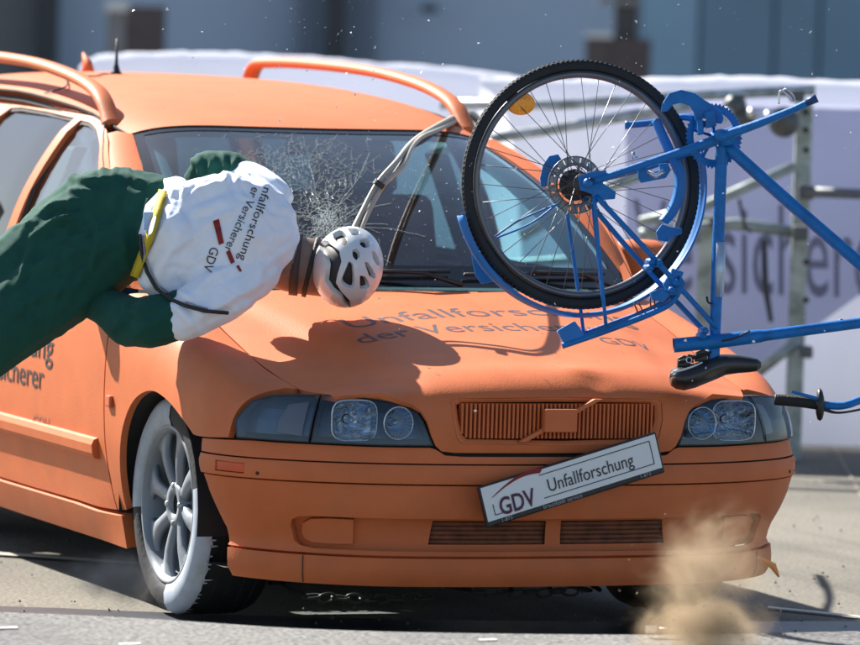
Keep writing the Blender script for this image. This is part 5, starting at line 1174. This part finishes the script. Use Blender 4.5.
# mudguard round the lower half of the wheel
def mg(t0, t1, r, name, wd=.024):
    vs = []; N = 60; M = 6
    for i in range(N+1):
        th = R_(t0+(t1-t0)*i/N)
        for j in range(M+1): u = -1+2*j/M; vs.append(W(r-.011*u*u, th, wd*u))
    fs = [(i*(M+1)+j, i*(M+1)+j+1, (i+1)*(M+1)+j+1, (i+1)*(M+1)+j) for i in range(N) for j in range(M)]; o = obj(name, vs, fs, BLUE2, bk, True); m_ = o.modifiers.new('s', 'SOLIDIFY'); m_.thickness = .0025; return o
mg(-166, 16, .358, 'mudguard', .027)
flap = [(461, 213), (472, 213), (482, 233), (495, 251), (504, 270), (501, 281), (481, 284), (475, 275), (470, 247), (465, 228)]
o = MB().prism([B(x, y, .01-.0006*(x-480)) for x, y in flap], FW*.008).build('mud_flap', BLUE2, bk); bevel(o, .002)
# carrier stays and carrier
bt('carrier_stay', [(594, 196, .055), (600, 262, .06), (606, 326, .05)], [.0055, .005, .005]); bt('carrier_stay', [(566, 205, -.06), (576, 275, -.06), (584, 336, -.05)], [.0055, .005, .005])
bt('wheel_stay', [(592, 204, .05), (598, 262, .045), (602, 300, .03)], [.003, .003, .003])
bt('wheel_stay', [(489, 241, .03), (520, 220, .035), (560, 203, .045)], [.0028, .0028, .0028]); bt('wheel_stay', [(496, 238, -.03), (530, 224, -.04), (556, 205, -.05)], [.0028, .0028, .0028])
bt('carrier_rail', [(562, 346, .05), (600, 333, .05), (650, 314, .04), (672, 302, .03), (682, 285, .02)], [.0085, .0085, .0085, .008, .007]); bt('carrier_rail', [(572, 338, -.05), (600, 328, -.05), (648, 310, -.05), (668, 298, -.04), (676, 286, -.03)], [.007]*5)
bevel(MB().prism([B(x, y, .055) for x, y in ((557, 331), (575, 321), (584, 334), (584, 339), (566, 348))], FW*.09).build('carrier_plate', BLUE2, bk), .004)
for a, b in (((634, 303), (640, 318)), ((638, 302), (645, 315)), ((650, 297), (651, 310)), ((654, 296), (655, 308))): bt('bungee_hook', [(a[0], a[1], .03), (b[0], b[1], .03)], .0022, mat('dark_red_wire', (.10, .03, .03), .4), 6)
# brake bridge cluster under the seat stays
for q in (((668, 276), (680, 274), (686, 284), (680, 296), (668, 294), (663, 284)), ((672, 268), (684, 272), (680, 282), (670, 280)), ((650, 292), (662, 288), (672, 293), (664, 302), (652, 300))):
    bevel(MB().prism([B(x, y, .045) for x, y in q], FW*.05).build('rim_brake', BLUE, bk), .004)
for x, y in ((650, 268), (659, 263), (652, 262), (676, 283), (672, 290), (705, 331), (703, 336)): MB().lathe(B(x, y, .055), nrm_, [(.001, .012), (.008, .010), (.011, .0), (.011, -.03)], 10).build('clamp_bolt', BLUE, bk, True)
bt('valve_hook', [(707, 297, .02), (708, 302, .03), (712, 304, .03)], .003, DARKHOLE, 6)
bt('brake_cable', [(722, 341, .045), (735, 338, .05), (750, 331, .05)], .003, BLACK, 6)
bt('cable_stop', [(841, 319, .01), (841, 326, .01)], .006, BLACK, 8)
# saddle
def secs(S, name, m, par, n=20):
    vs = []; 
    for (px, py, rv, rw, w_) in S:
        c = B(px, py, w_)
        for k in range(n): th = 2*math.pi*k/n; vs.append(c+UP*(math.sin(th)*rv*KB)-FW*(math.cos(th)*rw)+RT*(math.sin(th)*0))
    N = len(S); fs = [(i*n+k, i*n+(k+1) % n, (i+1)*n+(k+1) % n, (i+1)*n+k) for i in range(N-1) for k in range(n)]+[tuple(range(n)), tuple((N-1)*n+k for k in range(n))]
    return fixn(obj(name, vs, fs, m, par, True))
sd_ = [(669.5, 378, 3, .02, .0), (671, 378, 8, .055, .0), (676, 378, 11, .078, .0), (684, 378, 12.5, .085, .0), (695, 375.5, 12.5, .082, .0), (706, 371.5, 12, .07, .0), (716, 367, 12.5, .05, .0), (726, 364.5, 10.5, .036, .0), (738, 364, 9.3, .028, .0), (750, 364.5, 7.8, .024, .0), (757, 364.8, 6.5, .02, .0), (761, 365, 3.5, .012, .0)]
S_ = []
for i in range(len(sd_)-1):
    for j in range(3): S_.append(tuple(sd_[i][c]+(sd_[i+1][c]-sd_[i][c])*j/3 for c in range(5)))
S_.append(sd_[-1]); sad = secs(S_, 'saddle', mat('black_saddle_vinyl', (.022, .022, .024), .32, bump=.1, bump_scale=200, coat=.2), bk)
bt('saddle_piping', [(670, 377, .03), (672, 373, .07), (684, 369.5, .085), (694, 366, .075), (702, 362.5, .05)], .0028, mat('white_piping', (.65, .66, .68), .4), 8, par=sad)
for a in ([(679, 362, .03), (690, 359, .03), (712, 352, .02)], [(683, 358, -.03), (695, 356, -.03), (712, 350, -.02)]): bt('saddle_rail', a, .0045, mat('black_rail', (.02, .02, .02), .4, metal=.4), 8, par=sad)
for q in (((677, 368), (678, 358), (684, 355), (690, 357), (691, 366)), ((695, 362), (696, 352), (704, 349), (708, 352), (707, 361)), ((686, 362), (688, 354), (693, 355), (694, 363))): bevel(MB().prism([B(x, y, .025) for x, y in q], FW*.05).build('saddle_clamp', BLACKPL, sad), .003)
MB().lathe(B(689, 360, .03), -FW, [(.006, .0), (.009, .0), (.009, .006), (.006, .006)], 12, closed=True).build('saddle_bolt', MATS['bright_steel2'], sad, True)
# handlebar end with grip, flange, brake lever
hbr = bt('handlebar', [(820, 404.5, .10), (838, 406, .10), (850, 404, .10), (862, 400, .08), (900, 392, .02)], [.0105]*5)
bt('grip', [(775.5, 399.5, .10), (800, 401.5, .10), (819, 404, .10)], [.0150, .0155, .0165], mat('ribbed_black_grip', (.012, .012, .013), .7, bump=.5, bump_scale=200), par=hbr)
MB().tube([B(774.5, 399.4, .10), B(776.5, 399.6, .10)], [.0145, .0155], 14).build('grip_end', BLACK, hbr, True)
MB().tube([B(818.5, 405, .10), B(823.5, 405.4, .10)], [.040, .040], 20, flat=.6).build('shifter_body', BLACKPL, hbr, True) if False else None
secs([(816, 405, 9, .02, .10), (817.5, 404.5, 15, .03, .10), (820, 404.5, 16.5, .034, .10), (822.5, 405, 14, .03, .10), (824, 405, 8, .02, .10)], 'shifter_body', BLACKPL, hbr)
bt('brake_lever', [(792, 391.5, .14), (804, 395, .14), (818, 399, .12)], [.0035, .0045, .006], BLUE, par=hbr)
bt('shifter_cable', [(824, 409, .10), (835, 412.5, .10), (850, 411.5, .10), (880, 405, .10)], [.006, .0035, .003, .003], BLACK, par=hbr)
# head tube, stem, fork and front wheel, just outside the picture on the right
bt('head_tube', [(931, 292, 0), (916, 350, 0)], [.019, .019]); bt('stem', [(916, 350, 0), (908, 385, .01), (900, 392, .02)], [.014, .014, .013])
for w_ in (.05, -.05): bt('fork_blade', [(931, 294, w_*.3), (945, 262, w_), (996, 186, w_)], [.013, .012, .008])
bt('handlebar_far_side', [(900, 392, .02), (925, 386, -.08), (950, 392, -.2), (985, 398, -.26)], [.0105]*4)
fw = thing('front_wheel', '', ''); del fw['label']; del fw['category']; fw.parent = bk; fc = B(996, 186); fw.location = fc-wloc(bk)
MB().lathe(fc, nrm_, [(RO-.0155+.0155*math.cos(t), .0165*math.sin(t)) for t in [2*math.pi*k/12 for k in range(12)]], 80, closed=True).build('tyre', TYRE, fw, True)
MB().lathe(fc, nrm_, [(RO-.030, -.012), (RO-.049, -.004), (RO-.049, .004), (RO-.030, .012)], 80, closed=True).build('rim', RIMAL, fw, True)
MB().lathe(fc, nrm_, [(.001, -.05), (.016, -.035), (.010, 0), (.016, .035), (.001, .05)], 16).build('hub', MATS['dark_hub'], fw, True)
for k in range(28):
    th = 2*math.pi*k/28; sd_2 = 1 if k % 2 else -1; d1 = e1*math.cos(th)+e2*math.sin(th); h2 = th+.8*(1 if (k//2) % 2 else -1); MB().tube([fc+d1*(RO-.046), fc+(e1*math.cos(h2)+e2*math.sin(h2))*.014+nrm_*.03*sd_2], .0011, 5).build('spoke', SPOKE, fw, True)
bt('pedal_clip', [(779, 104, .08), (779.5, 92, .08), (784, 92, .085), (792, 100, .08)], .0028, MATS['bright_steel2'], 8)
bt('pedal_clip', [(780, 93, .06), (786, 89, .09), (793, 95, .09), (795, 101, .08)], .0022, MATS['bright_steel2'], 8)

# ================================================================== CRACKED SCREEN, SPLINTERS, DUST
def wsp(px, py, e=-.004):                                          # point on the windscreen seen at a pixel
    o = CAM; v = (at(px, py, d=1)-CAM).normalized(); h = WS.ray_cast(CAM, v); return h[0]-v*(-e) if False else (h[0]+v*e if h[0] is not None else None)
WS = BVHTree.FromPolygons(hgl[0], hgl[1])
ck = MB(); random.seed(3)
def crack(pts, w):
    P = [wsp(*p) for p in pts]
    for a, b in zip(P[:-1], P[1:]):
        if a is None or b is None: continue
        d = (b-a).normalized(); s = d.cross(FW).normalized()*w; n_ = (a-CAM).normalized()*.002; ck.add([a-s, b-s, b+s, a+s, a-n_, b-n_], [(0, 1, 5, 4), (4, 5, 2, 3)])
def star(cx, cy, n_, r0_, r1_, rings, w, sx=1, sy=1):
    A = [2*math.pi*(k+random.uniform(-.3, .3))/n_ for k in range(n_)]; RR = [random.uniform(.6, 1.1)*r1_ for _ in A]; jit = {}
    for k, a in enumerate(A):
        pts = []; 
        for i in range(9): r = r0_+(RR[k]-r0_)*i/8; aa = a+random.uniform(-.09, .09); pts.append((cx+math.cos(aa)*r*sx, cy+math.sin(aa)*r*sy))
        crack(pts, w)
    for j in range(rings):
        r = r1_*(.12+.8*j/rings)
        for k in range(n_):
            if random.random() < .5: continue
            a, b = A[k], A[(k+1) % n_]; 
            if b < a: b += 2*math.pi
            crack([(cx+math.cos(a)*r*sx, cy+math.sin(a)*r*sy), (cx+math.cos((a+b)/2)*r*sx*.9, cy+math.sin((a+b)/2)*r*sy*.9), (cx+math.cos(b)*r*sx, cy+math.sin(b)*r*sy)], w)
pts_ = []
while len(pts_) < 1500:
    k = random.random()
    if k < .30: x, y = random.gauss(327, 13), random.gauss(222, 17)
    elif k < .48: x, y = random.gauss(322, 24), random.gauss(205, 26)
    elif k < .80: x, y = random.gauss(292, 32), random.gauss(165, 15)
    else: x, y = random.gauss(318, 52), random.gauss(185, 34)
    if wsp(x, y) is not None: pts_.append(Vector((x, y)))
ov, oe, of, *_r = delaunay_2d_cdt(pts_, [], [], 0, 1e-6)
for e in oe:
    a, b = ov[e[0]], ov[e[1]]; L = (a-b).length
    if L > 9 or random.random() < .30+.35*min(1, L/9): continue
    core = math.exp(-(((a.x-327)/15)**2+((a.y-222)/20)**2))
    crack([(a.x, a.y), (b.x, b.y)], .00012+.0006*core*random.random())
for k in range(26):
    a = random.uniform(0, 2*math.pi); L = random.uniform(35, 110); x, y = 326+random.gauss(0, 4), 224+random.gauss(0, 4); P = [(x, y)]
    for i in range(12): a += random.gauss(0, .12); x += math.cos(a)*L/12; y += math.sin(a)*L/12*.8; P.append((x, y))
    crack(P, .00022)
o = ck.build('glass_cracks', CRACK, car); o['kind'] = 'stuff'
# crushed glass lying on the screen
cg = MB()
for i in range(520):
    if i < 300: x, y = random.gauss(330, 22), random.gauss(222, 24)
    elif i < 420: x, y = random.gauss(300, 40), random.gauss(165, 18)
    else: x, y = random.gauss(400, 50), random.uniform(170, 285)
    p = wsp(x, y, -.003)
    if p is None: continue
    s = random.uniform(.0006, .0018); v = [Vector((random.uniform(-1, 1), random.uniform(-1, 1), random.uniform(-1, 1)))*s for _ in range(4)]; cg.add([p+q for q in v], [(0, 1, 2), (0, 2, 3), (0, 3, 1), (1, 3, 2)])
o = cg.build('crushed_glass', CRACK, car); o['kind'] = 'stuff'
sp_ = MB(); random.seed(11)
for i in range(650):
    t = random.random()
    if t < .35: x, y = random.gauss(330, 90), random.gauss(60, 55)
    elif t < .6: x, y = random.gauss(430, 60), random.gauss(215, 45)
    else: x, y = random.uniform(460, 880), random.uniform(0, 430)
    d = random.uniform(14.2, 16.0) if t >= .6 or y < 130 else random.uniform(14.8, 15.6); p = at(x, y, d=d); s = random.choice((.0009, .0012, .0016, .0022, .0036)) if random.random() < .9 else .005
    v = [Vector((random.uniform(-1, 1), random.uniform(-1, 1), random.uniform(-1, 1)))*s for _ in range(4)]; sp_.add([p+q for q in v], [(0, 1, 2), (0, 2, 3), (0, 3, 1), (1, 3, 2)])
o = sp_.build('glass_splinters', mat('bright_glass_splinter', (.9, .93, .95), .15)); o['kind'] = 'stuff'; tag(o, 'tiny bright glass splinters flying through the air around the bicycle', 'glass splinters')
def dust(name, c, rad, dens_, col, label, aniso=.3, seed=0, lean=(0, 0, 0)):
    bm = bmesh.new(); bmesh.ops.create_icosphere(bm, subdivisions=3, radius=1); 
    for v in bm.verts: v.co = Vector((v.co.x*rad[0], v.co.y*rad[1], v.co.z*rad[2]))+Vector(lean)*v.co.z
    me = bpy.data.meshes.new(name); bm.to_mesh(me); bm.free(); o = link(name, me, None); o.location = c
    m = bpy.data.materials.new(name+'_vol'); m.use_nodes = True; n = m.node_tree; n.nodes.clear(); out = n.nodes.new('ShaderNodeOutputMaterial'); pv = n.nodes.new('ShaderNodeVolumePrincipled'); pv.inputs['Color'].default_value = (*col, 1); pv.inputs['Anisotropy'].default_value = aniso
    tc = n.nodes.new('ShaderNodeTexCoord'); nz = n.nodes.new('ShaderNodeTexNoise'); nz.inputs['Scale'].default_value = 7; nz.inputs['Detail'].default_value = 8; nz.inputs['Roughness'].default_value = .72; nz.inputs['Distortion'].default_value = .5; nz.noise_dimensions = '4D'; nz.inputs['W'].default_value = seed
    n.links.new(tc.outputs['Object'], nz.inputs['Vector']); mp = n.nodes.new('ShaderNodeMapping'); mp.inputs['Scale'].default_value = (1/rad[0], 1/rad[1], 1/rad[2]); 
    sk = n.nodes.new('ShaderNodeVectorMath'); sk.operation = 'LENGTH'; n.links.new(tc.outputs['Object'], mp.inputs[0])
    if any(lean):
        sep = n.nodes.new('ShaderNodeSeparateXYZ'); n.links.new(tc.outputs['Object'], sep.inputs[0]); cmb = n.nodes.new('ShaderNodeVectorMath'); cmb.operation = 'SCALE'; cmb.inputs[0].default_value = [-l/rad[2] for l in lean]; n.links.new(sep.outputs[2], cmb.inputs['Scale'])
        ad = n.nodes.new('ShaderNodeVectorMath'); ad.operation = 'ADD'; n.links.new(tc.outputs['Object'], ad.inputs[0]); n.links.new(cmb.outputs[0], ad.inputs[1]); n.links.new(ad.outputs[0], mp.inputs[0])
    n.links.new(mp.outputs[0], sk.inputs[0])
    fo = n.nodes.new('ShaderNodeMapRange'); fo.inputs[1].default_value = .98; fo.inputs[2].default_value = .0; fo.inputs[3].default_value = -.70; fo.inputs[4].default_value = .34; n.links.new(sk.outputs['Value'], fo.inputs[0])
    ad2 = n.nodes.new('ShaderNodeMath'); ad2.operation = 'ADD'; n.links.new(fo.outputs[0], ad2.inputs[0]); n.links.new(nz.outputs[0], ad2.inputs[1])
    mr = n.nodes.new('ShaderNodeMapRange'); mr.inputs[1].default_value = .36; mr.inputs[2].default_value = 1.0; mr.inputs[3].default_value = 0; mr.inputs[4].default_value = dens_; n.links.new(ad2.outputs[0], mr.inputs[0])
    mr.inputs[4].default_value = 1; p2 = n.nodes.new('ShaderNodeMath'); p2.operation = 'POWER'; p2.inputs[1].default_value = 2.7; n.links.new(mr.outputs[0], p2.inputs[0]); m4 = n.nodes.new('ShaderNodeMath'); m4.operation = 'MULTIPLY'; m4.inputs[1].default_value = dens_; n.links.new(p2.outputs[0], m4.inputs[0]); n.links.new(m4.outputs[0], pv.inputs['Density']); n.links.new(pv.outputs[0], out.inputs['Volume']); me.materials.append(m); o['kind'] = 'stuff'; tag(o, label, 'dust'); return o
c = at(702, 628, d=13.9); dust('dust_cloud', (c.x, c.y, c.z), (.46, .36, .28), 110, (.86, .64, .41), 'sandy dust cloud bursting up in front of the right front wheel', seed=2)
c = at(712, 565, d=13.9); dust('dust_plume', (c.x, c.y, c.z), (.44, .34, .44), 46, (.84, .64, .43), 'thin tan dust plume rising in front of the bumper corner', seed=5)
c = at(112, 580, d=15.0); dust('smoke_puff', (c.x, c.y, c.z), (.36, .24, .20), 90, (.75, .72, .68), 'pale smoke puff behind the left front tyre', seed=8)
gm = MB(); random.seed(21)
for i in range(260):
    a = random.gauss(0, 1); x = 700+a*45; y = 640-abs(random.gauss(0, 1))*48; p = at(x, y, d=random.uniform(13.7, 14.1)); s__ = random.choice((.0008, .0012, .0018, .003)); v = [Vector((random.uniform(-1, 1), random.uniform(-1, 1), random.uniform(-1, 1)))*s__ for _ in range(4)]; gm.add([p+q for q in v], [(0, 1, 2), (0, 2, 3), (0, 3, 1), (1, 3, 2)])
o = gm.build('sand_grains', mat('tan_sand_grain', (.42, .30, .18), .9)); o['kind'] = 'stuff'; tag(o, 'sand grains thrown up with the dust at the lower right', 'sand')
fl = thing('debris_piece', 'small silver metal fragment at the foot of the dust cloud', 'debris', tuple(at(652, 635, z=.16)))
c = at(651, 634, z=.16); bevel(MB().box(c+Vector((0, 0, .012)), (.03, .02, .018), (hz, fz, Vector((0, 0, 1)))).build('metal_cap', MATS['bright_steel'], fl), .004); MB().tube([c+hz*.02+Vector((0, 0, .008)), c+hz*.07+Vector((0, 0, .010))], [.011, .006], 8).build('metal_stem', mat('dull_debris', (.2, .17, .13), .5), fl, True)
spk = MB().tube([at(757, 557, d=14.9), at(768, 563, d=14.9), at(773, 566, d=14.9), at(779, 577, d=14.9)], [.004, .009, .011, .003], 6).build('orange_shard', mat('bright_orange_shard', (.85, .28, .05), .5)); tag(spk, 'small bright orange plastic shard flying off the bumper corner', 'shard')
